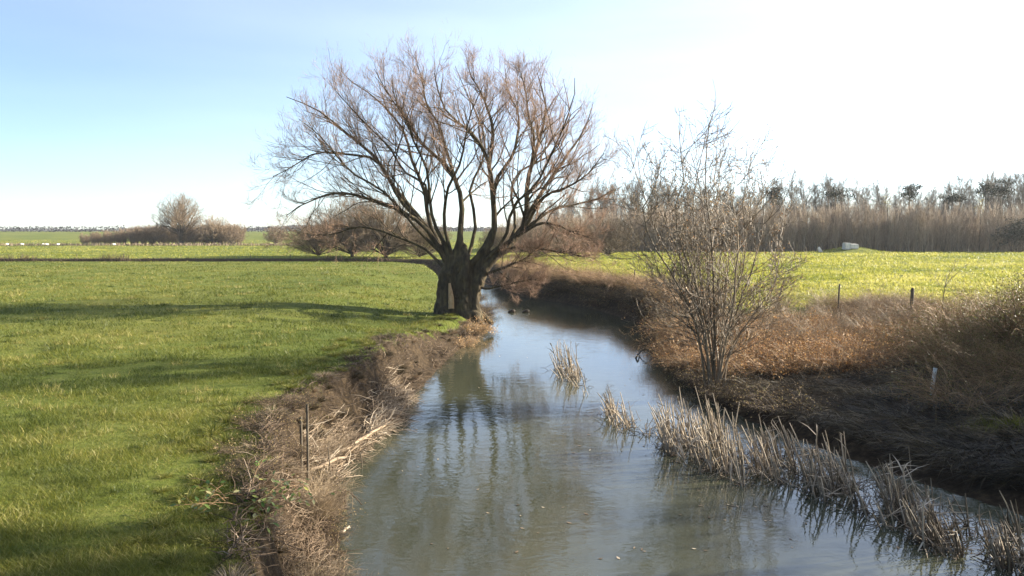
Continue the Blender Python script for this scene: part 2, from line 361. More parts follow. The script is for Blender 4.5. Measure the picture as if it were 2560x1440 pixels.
def H(x, y, full=False):
    x = np.asarray(x, float); y = np.asarray(y, float); sh = x.shape; x = np.atleast_1d(x).ravel(); y = np.atleast_1d(y).ravel()
    dL, dR = dseg(x, y, LBc), dseg(x, y, RBc); ins = inside(x, y)
    wob = fbm(x*.5, y*.5, 3)*1.2
    # left bank: a steep slumped face near the camera, a gentler lip by the willow, sheer along the far ditch
    dl = np.maximum(dL+wob*sstep(0, 1.5, dL)*.7, 0)
    near = 1-sstep(24, 32, y)
    far_ = sstep(58, 75, y)
    cl = fbm(x*3.1, y*3.1, 15)*.5+fbm(x*7, y*7, 16)*.25
    steep = .22*sstep(-.1, .35, dl)+1.18*sstep(.32, .92, dl+cl*.5)+cl*.3*sstep(.05, .3, dl)*(1-sstep(1.2, 1.7, dl))
    lip = .8*sstep(-.2, 1.2, dl)+.6*sstep(2, 9, dl)
    ditch = 1.4*sstep(-.2, .9, dl)
    zl = steep*near+(1-near)*(lip*(1-far_)+ditch*far_)
    dr = np.maximum(dR+wob*sstep(0, 1.5, dR)*.7, 0)
    nr = 1-sstep(26, 36, y)
    shelf = .32*sstep(0, .9, dr)+.3*sstep(1, 5, dr)+.78*sstep(4, 11, dr)
    zr = shelf*nr+(1-nr)*1.4*sstep(-.2, 1.6, dr)
    z = np.where(dL < dR, zl, zr)
    z = np.where(ins, -.75*sstep(0, 1.2, np.minimum(dL, dR)), z)
    und = fbm(x*.045, y*.045, 11)*.35*sstep(3, 12, np.minimum(dL, dR)) + fbm(x*.9, y*.9, 5)*.07 + fbm(x*.25, y*.25, 8)*.12*sstep(1, 6, np.minimum(dL, dR))
    und = und*(1-sstep(90, 180, y)*.7)
    z = z+np.where(ins, 0, und*sstep(0, 1, np.minimum(dL, dR)))
    # land rises slowly towards the distant left
    z = z+3.0*sstep(200, 460, y)*sstep(60, -60, x-.05*y)+1.6*fbm(x*.009, y*.006, 77, 2)*sstep(210, 320, y)
    z = z-6*sstep(700, 2500, y)
    # spoil mound by the concrete blocks
    z = z+.95*np.exp(-(((x-51.5)/3.6)**2+((y-122)/2.5)**2))
    if full: return z.reshape(sh), np.where(ins, 0, np.minimum(dL, dR)).reshape(sh), (dL < dR).reshape(sh), ins.reshape(sh)
    return z.reshape(sh)
def Hs(x, y): return float(H(np.array([x]), np.array([y]))[0])

def axis(segs):
    a = [segs[0][0]]
    for (s0, s1, st) in segs:
        k = max(1, int(round((s1-s0)/st))); a += list(np.linspace(s0, s1, k+1)[1:])
    return np.array(a)
gx = axis([(-3000, -800, 250), (-800, -200, 40), (-200, -60, 7), (-60, -14, 1.2), (-14, -8.5, .25), (-8.5, 0, .12), (0, 18, .25), (18, 60, 1.0), (60, 200, 8), (200, 900, 60), (900, 3000, 300)])
gy = axis([(-40, 2, 3), (2, 7, .4), (7, 24, .14), (24, 30, .25), (30, 62, .4), (62, 82, 1), (82, 98, .35), (98, 130, 2), (130, 500, 10), (500, 1000, 50), (1000, 3800, 350)])
X, Y = np.meshgrid(gx, gy)
Z, DB, LEFT, INS = H(X, Y, True)
soil = np.where(INS, 1.0, 0)
soil = np.maximum(soil, np.where(LEFT, 1-sstep(0, .6, DB-(.3+.42*(1-sstep(22, 38, Y)))-fbm(X*1.1, Y*1.1, 19)*.9), (1-sstep(26, 36, Y))*(1-sstep(7, 12, DB))+sstep(26, 36, Y)*(1-sstep(1.5, 3, DB))))
soil = np.where(INS, 1, soil*(1-.35*sstep(60, 80, Y)*(DB > .9)))
nx_, ny_ = len(gx), len(gy)
i, j = np.meshgrid(np.arange(nx_-1), np.arange(ny_-1))
q = np.stack([j*nx_+i, j*nx_+i+1, (j+1)*nx_+i+1, (j+1)*nx_+i], -1).reshape(-1, 4)
g = link('ground', mk('ground', np.stack([X, Y, Z], -1), q, M_ground, soil.ravel()))
tag(g, 'green pasture and muddy river banks', kind='structure')
# water: one sheet, well inside the banks
wv = np.array([[-420, -19, 0], [60, -19, 0], [60, 110, 0], [-420, 110, 0]], float)
wx = axis([(-420, -60, 60), (-60, 20, 4), (20, 60, 20)]); wy = axis([(-19, 110, 3)])
X2, Y2 = np.meshgrid(wx, wy); i, j = np.meshgrid(np.arange(len(wx)-1), np.arange(len(wy)-1)); n2 = len(wx)
q2 = np.stack([j*n2+i, j*n2+i+1, (j+1)*n2+i+1, (j+1)*n2+i], -1).reshape(-1, 4)
tag(link('water', mk('water', np.stack([X2, Y2, X2*0], -1), q2, M_water)), 'murky slow river water', kind='structure')

# ------------------------------------------------------------------ grass (uncountable)
def scatter(n, D0, D1, a0, a1):
    """denser near the road bridge the picture is taken from, thinning out with distance"""
    D = D0*(D1/D0)**rng.random(n); a = rng.uniform(a0, a1, n)
    return a*D, D
def grass(name, n, D0, D1, a0, a1, hh, ww, label, keep=None, mat=M_grass, tone_sh=0.0):
    x, y = scatter(n, D0, D1, a0, a1)
    z, d, left, ins = H(x, y, True)
    ok = (~ins) & (np.where(left, d > .4+.38*(1-sstep(22, 36, y))+fbm(x*1.3, y*1.3, 4)*.9, d > np.where(y > 34, 2.0, 11)+fbm(x*.7, y*.7, 4)*3))
    if keep is not None: ok &= keep(x, y, z, d, left)
    x, y, z = x[ok], y[ok], z[ok]; D = y
    n = len(x)
    lod = np.maximum(1, D/10)
    hgt = hh*(.5+.9*rng.random(n))*(1+1.3*np.clip(fbm(x*1.1, y*1.1, 21)*2.6, -.55, 1.2))*(1+.15*(lod-1).clip(0, 3))
    wd = ww*lod**.9*(.6+.8*rng.random(n))
    th = rng.random(n)*2*pi; tl = rng.normal(size=n)*.35
    side = np.stack([np.cos(th), np.sin(th), th*0], 1)
    ph = rng.random(n)*2*pi
    dr = unit(np.stack([np.cos(ph)*.45, np.sin(ph)*.45, np.ones(n)], 1))
    bend = np.stack([np.cos(ph), np.sin(ph), -.3+ph*0], 1)*(hgt*rng.uniform(.1, .6, n))[:, None]
    tone = np.clip(.5+fbm(x*.11, y*.17, 30)*1.1+fbm(x*.5, y*.6, 31)*1.1+fbm(x*2, y*2, 33)*.6+rng.normal(size=n)*.17+tone_sh, 0, 1)
    G = Geo(); G.blades(np.stack([x, y, z-.01], 1), dr, side, hgt, wd, bend, tone)
    return tag(link(name, G.mesh(name, mat)), label, 'grass', kind='stuff')
grass('short_grass', 210000, 5.5, 20, -.95, -.1, .075, .0055, 'short green pasture grass on the left bank nearest the camera')
grass('pasture_grass', 130000, 18, 84, -.8, .02, .085, .007, 'grazed pasture grass of the left meadow as far as the ditch')
grass('meadow_grass', 210000, 27, 124, -.02, .8, .11, .010, 'bright sunlit meadow grass beyond the right bank', mat=M_meadow)
grass('far_grass', 60000, 92, 260, -.85, .05, .10, .010, 'pale far meadow grass beyond the dark ditch', mat=M_meadow, tone_sh=-.1, keep=lambda x, y, z, d, l: ~l)

# ------------------------------------------------------------------ the big willow
def traced(pts, D0, dd, n=12):
    """limb through picture points, leaning dd metres away from or towards the camera by its tip"""
    P = [bd(px, py, D0+dd*(k/(len(pts)-1))**1.3) for k, (px, py) in enumerate(pts)]
    return resample(P, n)
WD = 37.0
limbs = [
 ([(1120, 668), (1085, 600), (1033, 546), (912, 499), (827, 492), (757, 519), (718, 550)], -2.5, .17),
 ([(1115, 650), (1060, 560), (982, 464), (947, 402), (912, 371), (858, 328), (795, 278), (718, 247)], 1.5, .20),
 ([(1062, 562), (1000, 500), (947, 402), (873, 383), (807, 375), (749, 398), (679, 433)], -3.5, .13),
 ([(1125, 650), (1085, 590), (1068, 527), (1060, 468), (1029, 402), (1013, 332), (951, 262), (869, 200), (834, 153)], 3.5, .17),
 ([(1068, 520), (1064, 464), (1009, 433), (978, 387), (930, 340), (873, 293), (820, 240)], -2, .09),
 ([(1130, 640), (1080, 545), (1068, 422), (1037, 363), (1013, 293), (978, 243), (943, 177), (928, 122)], -1, .13),
 ([(1145, 650), (1152, 560), (1153, 492), (1126, 425), (1099, 394), (1052, 352), (1017, 289), (982, 230), (975, 130)], 2.0, .22),
 ([(1140, 455), (1118, 379), (1103, 317), (1072, 270), (1060, 216), (1033, 150)], -2.5, .12),
 ([(1165, 660), (1190, 560), (1175, 470), (1198, 430), (1215, 360), (1180, 260), (1140, 180), (1120, 130)], 5.0, .12),
 ([(1170, 668), (1225, 610), (1235, 560), (1231, 488), (1219, 402), (1196, 348), (1149, 305), (1107, 262), (1087, 188), (1075, 130)], -2.5, .25),
 ([(1222, 420), (1231, 340), (1223, 286), (1204, 231), (1170, 169), (1161, 118)], .5, .14),
 ([(1232, 500), (1245, 441), (1278, 394), (1293, 332), (1293, 278), (1265, 216), (1262, 140)], 3.0, .14),
 ([(1180, 690), (1240, 640), (1300, 585), (1317, 540), (1317, 468), (1332, 410), (1355, 332), (1363, 278), (1352, 216), (1330, 140)], 1.0, .28),
 ([(1326, 430), (1336, 352), (1324, 286), (1310, 216), (1290, 140)], -2.5, .11),
 ([(1317, 545), (1352, 484), (1394, 418), (1433, 363), (1468, 309), (1491, 245)], 2.5, .16),
 ([(1312, 570), (1359, 495), (1418, 468), (1476, 433), (1519, 379)], -2.5, .12),
 ([(1312, 572), (1379, 527), (1437, 512), (1515, 490), (1540, 470)], 3, .11),
 ([(1295, 590), (1348, 559), (1392, 559), (1427, 576), (1485, 591)], -3.5, .11),
 ([(1215, 665), (1281, 620), (1362, 624), (1427, 635), (1490, 650)], -2.0, .12),
 ([(1205, 690), (1240, 678), (1310, 661), (1354, 632)], -1.5, .12),
 ([(1195, 715), (1217, 722), (1269, 713), (1345, 700)], -1.5, .08),
 ([(1110, 670), (1060, 620), (985, 590), (900, 570), (830, 590), (780, 600)], 3.0, .11),
 ([(1130, 640), (1110, 560), (1120, 470), (1150, 400), (1165, 300), (1200, 200)], -5.5, .13),
 ([(1185, 680), (1262, 600), (1285, 520), (1345, 460), (1400, 350), (1440, 260), (1450, 200)], -4.5, .13),
 ([(1125, 655), (1050, 580), (960, 480), (880, 430), (800, 330), (760, 290)], -4.5, .12),
 ([(1270, 610), (1290, 560), (1278, 480), (1300, 430), (1390, 380), (1420, 300), (1405, 200)], 5, .10),
]
base_w = bp(1142, 778, .95); base_w[2] = Hs(base_w[0], base_w[1])
tw = empty('willow_tree', base_w)
tag(tw, 'huge bare spreading willow with a hollow split trunk on the river bend', 'tree')
inv = -base_w
def child(name, G, mat, root, smooth=True, label=None):
    o = link(name, G.mesh(name, mat, smooth), root)
    if label: o['label'] = label
    return o
LP, LR = [], []
for k_, (pts, dd, r) in enumerate(limbs):
    r *= .66
    P = resample(traced(pts, WD, dd, 14)[:13] if pts[-1][1] < 190 else traced(pts, WD, dd, 14), 14)
    P = P+np.cumsum(rng.normal(size=P.shape)*.035, axis=0)*np.linspace(0, 1, 14)[:, None]
    R = r*np.linspace(1, .05, 14)**1.0+.008
    LP.append(P); LR.append(R)
LP = np.array(LP); LR = np.array(LR)
for k in range(len(LP)):
    G = Geo(); G.tubes(LP[k:k+1]+inv, LR[k:k+1], 8); child('limb', G, M_bark, tw)
P1, R1 = spawn(LP, LR, 17, .26, 1.0, (22, 60), (.18, .42), (0, 0, .38), .13, .5, 8, .009)
P2, R2 = spawn(P1, R1, 7, .2, 1.0, (20, 50), (.35, .6), (0, 0, .45), .12, .6, 6, .006)
P3, R3 = spawn(P2, R2, 5, .15, 1.0, (18, 50), (.45, .8), (0, 0, .5), .10, .7, 5, .0045, Lmin=.28)
P4, R4 = spawn(P3, R3, 3, .2, 1.0, (15, 40), (.5, .8), (0, 0, .35), .08, .8, 3, .0036, Lmin=.2)
Pe, Re = spawn(LP, LR, 7, .6, 1.0, (10, 32), (.12, .24), (0, 0, .25), .1, .7, 8, .008)
Pf, Rf = spawn(Pe, Re, 7, .2, 1.0, (18, 40), (.35, .55), (0, 0, .4), .1, .6, 5, .005)
Pg, Rg = spawn(Pf, Rf, 4, .2, 1.0, (15, 40), (.4, .7), (0, 0, .35), .08, .8, 4, .0036, Lmin=.22)
cc_ = bd(1105, 640, WD)
def inside_crown(P, R):
    t = P[:, -1]; k = 1+rng.normal(size=len(t))*.045
    q_ = (np.abs(t[:, 0]-cc_[0])/(9.0*k))**2.4+(np.abs(t[:, 1]-WD)/(7.6*k))**2.4+(np.abs(t[:, 2]-cc_[2])/(9.6*k))**2.4
    return P[q_ < 1], R[q_ < 1]
P1, R1 = inside_crown(P1, R1); P2, R2 = inside_crown(P2, R2); P3, R3 = inside_crown(P3, R3); P4, R4 = inside_crown(P4, R4)
Pe, Re = inside_crown(Pe, Re); Pf, Rf = inside_crown(Pf, Rf); Pg, Rg = inside_crown(Pg, Rg)
G = Geo(); G.tubes(P1+inv, R1, 5); G.tubes(Pe+inv, Re, 5); child('boughs', G, M_bark, tw)
G = Geo()
for a, b in ((P2, R2), (P3, R3), (P4, R4), (Pf, Rf), (Pg, Rg)): G.tubes(a+inv, b, 3)
child('crown', G, M_twig, tw)
print('willow twigs', len(P2), len(P3), len(P4), len(Pg))
# trunk: several fused stems with deep furrows
def trunk_geo(paths, k=20):
    G = Geo()
    for pts, radii in paths:
        P = resample(pts, 18); R = np.interp(np.linspace(0, 1, 18), np.linspace(0, 1, len(radii)), radii)
        T = unit(np.gradient(P, axis=0)); A = unit(np.cross(T, [0, 1., 0])); B = np.cross(T, A)
        th = np.arange(k)*2*pi/k; sd_ = rng.random()*10
        rr = R[:, None]*(1+.16*np.sin(3*th+sd_)[None]+.09*np.sin(7*th+sd_*2+P[:, 2:3]*1.5)+.05*rng.normal(size=(18, k)))
        V = P[:, None]+rr[..., None]*(np.cos(th)[None, :, None]*A[:, None]+np.sin(th)[None, :, None]*B[:, None])
        i = np.arange(17)[:, None]; j = np.arange(k)[None]; jn = (j+1) % k
        G.add(V, Q=np.stack([i*k+j, i*k+jn, (i+1)*k+jn, (i+1)*k+j], -1).reshape(-1, 4))
    return G
def wp(px, py, dd=0): return bd(px, py, WD+dd)
tp = [([wp(1158, 800, 0), wp(1156, 770, 0), wp(1154, 735, 0), wp(1152, 695), wp(1155, 655), wp(1160, 610)], [.85, .62, .48, .46, .40, .12]),
      ([wp(1108, 800, -.1), wp(1110, 745, -.05), wp(1117, 700, .0), wp(1126, 655), wp(1105, 600)], [.42, .33, .32, .24, .07]),
      ([wp(1185, 800, -.3), wp(1186, 740, -.2), wp(1195, 700, -.1), wp(1228, 650), wp(1285, 597)], [.3, .24, .27, .25, .11]),
      ([wp(1165, 720, .2), wp(1195, 665, .1), wp(1215, 620, 0), wp(1233, 570)], [.38, .32, .2, .08]),
      ([wp(1130, 720, .4), wp(1132, 660, .3), wp(1148, 620, 0), wp(1152, 560)], [.38, .30, .18, .07])]
for q_ in range(8):       # root flare
    a_ = q_*.785+rng.normal()*.2; ux, uy = math.cos(a_), math.sin(a_); L_ = rng.uniform(.75, 1.15); c_ = wp(1152, 785, 0)
    tp.append(([c_+[ux*.2, uy*.2, .75], c_+[ux*.5, uy*.5, .3], c_+[ux*L_, uy*L_, -.12], c_+[ux*(L_+.4), uy*(L_+.4), -.45]], [.26, .22, .14, .07]))
G = Geo()
for pts, rd in tp:
    g_ = trunk_geo([([p+inv for p in pts], rd)]); V = g_.V[0]; G.add(V, Q=g_.Q[0]); k_ = 20; m_ = len(V)
    for ring in (range(k_), range(m_-k_, m_)):
        ring = list(ring); ce = V[ring].mean(0); G.add(np.vstack([V[ring], ce]), T=[(i_, (i_+1) % k_, k_) for i_ in range(k_)])
me_ = G.mesh('trunk', M_bark)
import bmesh
bm = bmesh.new(); bm.from_mesh(me_); bmesh.ops.remove_doubles(bm, verts=bm.verts, dist=.0005); bmesh.ops.recalc_face_normals(bm, faces=bm.faces); bm.to_mesh(me_); bm.free()
tr = link('trunk', me_, tw); md = tr.modifiers.new('fuse', 'REMESH'); md.mode = 'VOXEL'; md.voxel_size = .055
sm_ = tr.modifiers.new('soften', 'SMOOTH'); sm_.factor = .5; sm_.iterations = 5
bpy.context.view_layer.update(); dg = bpy.context.evaluated_depsgraph_get(); ev = bpy.data.meshes.new_from_object(tr.evaluated_get(dg)); tr.modifiers.clear(); tr.data = ev
nv = len(ev.vertices); co = np.empty(nv*3, np.float32); ev.vertices.foreach_get('co', co); co = co.reshape(-1, 3); no = np.array([v.normal[:] for v in ev.vertices])
an_ = np.arctan2(co[:, 1], co[:, 0])
fur = fbm(an_*7+co[:, 2]*.9, co[:, 2]*1.1, 71)*.16+fbm(co[:, 0]*9+co[:, 1]*9, co[:, 2]*2.2, 72)*.09+np.clip(fbm(co[:, 0]*2.4, co[:, 2]*2.4+co[:, 1]*2, 73), 0, 1)*.35
fur = (fur+.02)*(1-.75*sstep(1.9, 3.2, co[:, 2])); co = co+no*fur[:, None]; ev.vertices.foreach_set('co', co.astype(np.float32).ravel()); ev.polygons.foreach_set('use_smooth', np.ones(len(ev.polygons), bool))
ev.materials.clear(); ev.materials.append(M_bark); ev.update(); print('trunk faces', len(ev.polygons))
G = trunk_geo([([p+inv for p in (wp(1129, 772, -.64), wp(1128, 742, -.54), wp(1124, 708, -.40))], [.13, .12, .05])], 10)
child('heartwood', G, M_heart, tw, label='pale exposed wood inside the split trunk')
print('tris willow done')

# ------------------------------------------------------------------ generic bare trees
def tree_parts(h, r, spread, levels, lean=.05, fork=.25, trop=.4, nstem=1, k0=18, trunk_k=7, lf0=(.35, .6), twr=.01, basespread=.0, ang0=(30, 60)):
    """returns trunk Geo and crown Geo, both with the base at the origin"""
    Ps, Rs = [], []
    for s_ in range(nstem):
        a = rng.random()*2*pi; d = np.array([math.cos(a)*basespread, math.sin(a)*basespread, 1]); d /= np.linalg.norm(d)
        hh = h*rng.uniform(.8, 1) if nstem > 1 else h
        p = np.array([math.cos(a)*r*1.2*(nstem > 1), math.sin(a)*r*1.2*(nstem > 1), -.1]); out = [p]
        for q_ in range(9):
            d = unit(d+rng.normal(size=3)*lean+np.array([0, 0, .06])); out.append(out[-1]+d*hh/9)
        Ps.append(out); Rs.append(r*np.linspace(1.1, .12, 10)*(1 if nstem == 1 else .6))
    P, R = np.array(Ps), np.array(Rs)
    GT = Geo(); GT.tubes(P, R, trunk_k)
    GC = Geo(); p, r_ = P, R
    for l, (k, t0, ang, lf) in enumerate(levels):
        p, r_ = spawn(p, r_, k, t0, 1.0, ang, lf, (0, 0, trop), .10, .55, 6 if l == 0 else 4, twr*(1-.2*l), Lmin=.15)
        GC.tubes(p, r_, 4 if l == 0 else 3)
    return GT, GC
def tree_mesh(matT, matC, **kw):
    a, b = tree_parts(**kw); return a.mesh('trunk', matT), b.mesh('crown', matC)
def put_tree(name, meshes, loc, rz, sc, label, cat='tree', group=None, names=('trunk', 'crown')):
    e = empty(name, loc, rz); e.scale = sc if hasattr(sc, '__len__') else (sc, sc, sc)
    for nm, me in zip(names, meshes): link(nm, me, e)
    return tag(e, label, cat, group)

# the bank sapling with many thin stems
sb = bp(1790, 955, .45); sb[2] = Hs(sb[0], sb[1])
st = empty('multi_stemmed_sapling', sb)
tag(st, 'bare many-stemmed young tree with a few last leaves on the right bank', 'tree')
Ps = []
stems = [((1640, 590), (1560, 380), 1.0), ((1600, 560), (1640, 400), -1.2), ((1700, 640), (1610, 430), 1.2), ((1690, 560), (1700, 320), -.6), ((1730, 600), (1740, 330), .8),
         ((1780, 620), (1775, 320), -1), ((1800, 600), (1800, 340), .6), ((1850, 640), (1850, 390), -.5), ((1880, 650), (1890, 430), .9), ((1930, 700), (1960, 560), -.8),
         ((1740, 700), (1700, 500), -1.5), ((1820, 700), (1870, 470), 1.4), ((1660, 700), (1590, 560), .3), ((1900, 760), (1945, 650), .2), ((1770, 720), (1755, 430), 1.8), ((1840, 720), (1830, 450), -1.9),
         ((1680, 740), (1600, 660), -.9), ((1760, 560), (1725, 400), .1)]
for (mx, my), (tx, ty), dd in stems:
    b0 = sb+np.array([rng.normal()*.13, rng.normal()*.13, -.05])
    D = sb[1]; bx = 1790+(mx-1790)*.32; by = 955-(955-my)*.42
    pts = [b0, bd(bx+rng.normal()*6, by, D+dd*.25), bd(mx, my, D+dd*.7), bd((mx+tx)/2+rng.normal()*12, (my+ty)/2, D+dd*.9), bd(tx, ty, D+dd*1.1)]
    Ps.append(resample(pts, 12)-sb)
Ps = np.array(Ps); Ps += np.cumsum(rng.normal(size=Ps.shape)*.035, axis=1)*np.linspace(0, 1, 12)[None, :, None]
Rs = rng.uniform(.022, .04, len(Ps))[:, None]*np.linspace(1, .26, 12)[None]
for k in range(len(Ps)):
    G = Geo(); G.tubes(Ps[k:k+1], Rs[k:k+1], 6, tone=rng.uniform(.2, .9)); child('stem', G, M_sapbark, st)
A1, B1 = spawn(Ps, Rs, 17, .18, 1, (25, 60), (.16, .34), (0, 0, .3), .15, .5, 7, .010)
A2, B2 = spawn(A1, B1, 6, .15, 1, (25, 60), (.3, .6), (0, 0, .3), .14, .6, 5, .008)
ok = A2[:, -1, 2] < 7.5+rng.normal(size=len(A2))*.3; A2, B2 = A2[ok], B2[ok]; A3, B3 = spawn(A2, B2, 4, .2, 1, (20, 55), (.3, .6), (0, 0, .3), .12, .7, 3, .0062, Lmin=.14)
G = Geo(); G.tubes(A1, B1, 4); G.tubes(A2, B2, 3); G.tubes(A3, B3, 3); child('crown', G, M_sapbark, st)
G = Geo(); tips = A3[:, -1][rng.random(len(A3)) < .35]; G.leaves(tips, rng.uniform(.03, .06, len(tips)), rng.random(len(tips)), .8); child('last_leaves', G, M_rust, st)

# small sapling in the right field edge
s2 = bp(2355, 800, 1.3); s2[2] = Hs(s2[0], s2[1])
P = np.array([resample([s2, bd(2362, 720, s2[1]), bd(2385, 690, s2[1]+.3), bd(2425, 655, s2[1]+.4)], 8), resample([bd(2362, 722, s2[1]), bd(2368, 695, s2[1]), bd(2385, 668, s2[1]-.3), bd(2390, 645, s2[1]-.4)], 8),
              resample([bd(2360, 735, s2[1]), bd(2345, 705, s2[1]), bd(2335, 690, s2[1]+.2), bd(2330, 680, s2[1]+.4)], 8)])-s2
R = np.array([.02, .012, .009])[:, None]*np.linspace(1, .25, 8)[None]
e = empty('bare_sapling', s2); tag(e, 'thin dark leafless sapling standing in front of the right meadow', 'tree')
G = Geo(); G.tubes(P, R, 5, tone=.2); child('stem', G, M_sapbark, e)
a, b = spawn(P, R, 8, .3, 1, (25, 50), (.2, .4), (0, 0, .3), .1, .5, 4, .004); G = Geo(); G.tubes(a, b, 3, tone=.2); a, b = spawn(a, b, 2, .3, 1, (25, 50), (.3, .6), (0, 0, .3), .1, .7, 3, .003); G.tubes(a, b, 3, tone=.2); child('twigs', G, M_sapbark, e)

# ------------------------------------------------------------------ the wood on the right
WFIELD = 1.4
tall = [tree_mesh(M_graybark, M_graytwig, h=11.5, r=.17, spread=1, levels=[(26, .35, (18, 55), (.15, .3)), (7, .15, (25, 60), (.3, .55)), (5, .2, (25, 55), (.4, .6))], lean=.05, trop=.35, trunk_k=5, twr=.025) for _ in range(6)]
thick = [tree_mesh(M_graybark, M_buff, h=6.8, r=.075, spread=1, nstem=3, basespread=.2, levels=[(14, .12, (20, 48), (.22, .45)), (7, .15, (22, 50), (.3, .55)), (4, .2, (15, 40), (.4, .6))], lean=.05, trop=.5, trunk_k=4, twr=.016) for _ in range(6)]
grpT, grpS = 'tall grey trees along the back of the wood', 'slender brown saplings along the front of the wood'
for k in range(200):
    px = 1330+k*7.1+rng.normal()*5; D = 139+rng.uniform(-3, 16); p = bd(px, 600, D)
    sc = .84+.16*rng.random()+.08*math.sin(px*.013)+.10*max(0, (px-2200)/400); sc *= (1 if px > 1620 else .78+.2*(px-1330)/290)
    put_tree('woodland_tree', tall[k % 6], (p[0], D, Hs(p[0], D)-.1), rng.random()*6.3, (sc, sc, sc*rng.uniform(.93, 1.08)), 'tall grey leafless tree at the back of the far wood', group=grpT)
for k in range(290):
    px = 1270+k*5.0+rng.normal()*4; D = 125.5+rng.uniform(0, 9); p = bd(px, 600, D)
    sc = rng.uniform(.66, 1.1)*(1 if px > 1600 else .9)
    put_tree('woodland_sapling', thick[k % 6], (p[0], D, Hs(p[0], D)-.1), rng.random()*6.3, (sc, sc, sc*rng.uniform(.92, 1.1)), 'slender brown leafless sapling at the front of the far wood', group=grpS, names=('stems', 'crown'))
G = Geo(); n = 6500; D = rng.uniform(127, 150, n); x = (rng.uniform(1290, 2700, n)-1280)/FPX*D; z = H(x, D); h = rng.uniform(2.5, 8.0, n)*np.clip(.62+x/60, .55, 1)
t = np.linspace(0, 1, 4); P = np.stack([x, D, z], 1)[:, None]+rng.normal(size=(n, 4, 3))*.12*t[None, :, None]+(np.stack([rng.normal(size=n)*.12, rng.normal(size=n)*.12, np.ones(n)], 1)*h[:, None])[:, None]*t[None, :, None]
G.tubes(P, rng.uniform(.025, .05, n)[:, None]*np.linspace(1, .3, 4)[None], 3); p2, r2 = spawn(P, np.full((n, 4), .02), 4, .2, 1, (12, 40), (.15, .35), (0, 0, .4), .1, .7, 3, .014); G.tubes(p2, r2, 3)
tag(link('wood_understorey', G.mesh('wood_understorey', M_buff)), 'mass of thin brown stems filling the inside of the far wood', 'woodland', kind='stuff')
# pines, a few yellow-leaved crowns and a dark evergreen at the wood edge
def pine(px, top, D, wpx, label, flat=.5, lower=.55):
    p = bd(px, top, D); z0 = Hs(p[0], D); h = p[2]-z0; wd = wpx/FPX*D
    G = Geo(); P = resample([(0, 0, -.1), (.1, 0, h*.4), (-.1, .1, h*.75), (0, 0, h*.97)], 10)[None]; R = np.linspace(.2, .06, 10)[None]; G.tubes(P, R, 6)
    a, b = spawn(P, R, 14, .62, 1, (45, 80), (.1, .2), (0, 0, .3), .1, .4, 5, .03); G.tubes(a, b, 4)
    e = empty('pine_tree', (p[0], D, z0)); tag(e, label, 'tree'); child('trunk', G, M_graybark, e)
    G = Geo()
    for c in range(24):
        cc = np.array([rng.normal()*wd*.25, rng.normal()*wd*.25, h*(1-flat*.25)+rng.normal()*h*.055*flat*2])
        q_ = cc+rng.normal(size=(60, 3))*np.array([wd*.09, wd*.09, h*.018]); G.leaves(q_, rng.uniform(.12, .3, 60), rng.random(60))
    child('crown', G, M_pine, e)
pine(1933, 466, 134, 40, 'small dark pine poking above the left end of the far wood')
pine(2092, 463, 133, 62, 'broad dark pine above the wood over the concrete blocks')
pine(2277, 456, 134, 44, 'rounded dark pine rising from the middle of the wood')
pine(2383, 488, 131, 52, 'low flat-topped pine standing in front of the grey trees', .25)
pine(2468, 449, 134, 48, 'tall dark pine, left of a close pair near the right edge')
pine(2505, 449, 136, 44, 'tall dark pine, right of a close pair near the right edge')
for px, py, lab in ((2219, 505, 'small tree with a tuft of yellow leaves left of the flat-topped pine'), (2452, 512, 'small tree with yellow leaves below the pair of pines')):
    p = bd(px, py, 128); z0 = Hs(p[0], 128); h = p[2]-z0
    e = empty('yellow_leaved_tree', (p[0], 128, z0)); tag(e, lab, 'tree')
    G = Geo(); P = resample([(0, 0, 0), (.1, 0, h*.5), (0, 0, h)], 8)[None]; R = np.linspace(.09, .03, 8)[None]; G.tubes(P, R, 5); a, b = spawn(P, R, 16, .3, 1, (20, 45), (.15, .3), (0, 0, .4), .1, .5, 5, .015); G.tubes(a, b, 3); child('trunk', G, M_graybark, e)
    G = Geo(); c = np.array([0, 0, h])+rng.normal(size=(130, 3))*np.array([.35, .35, .75]); G.leaves(c, rng.uniform(.08, .18, 130), rng.random(130)); child('crown', G, M_yellow, e)
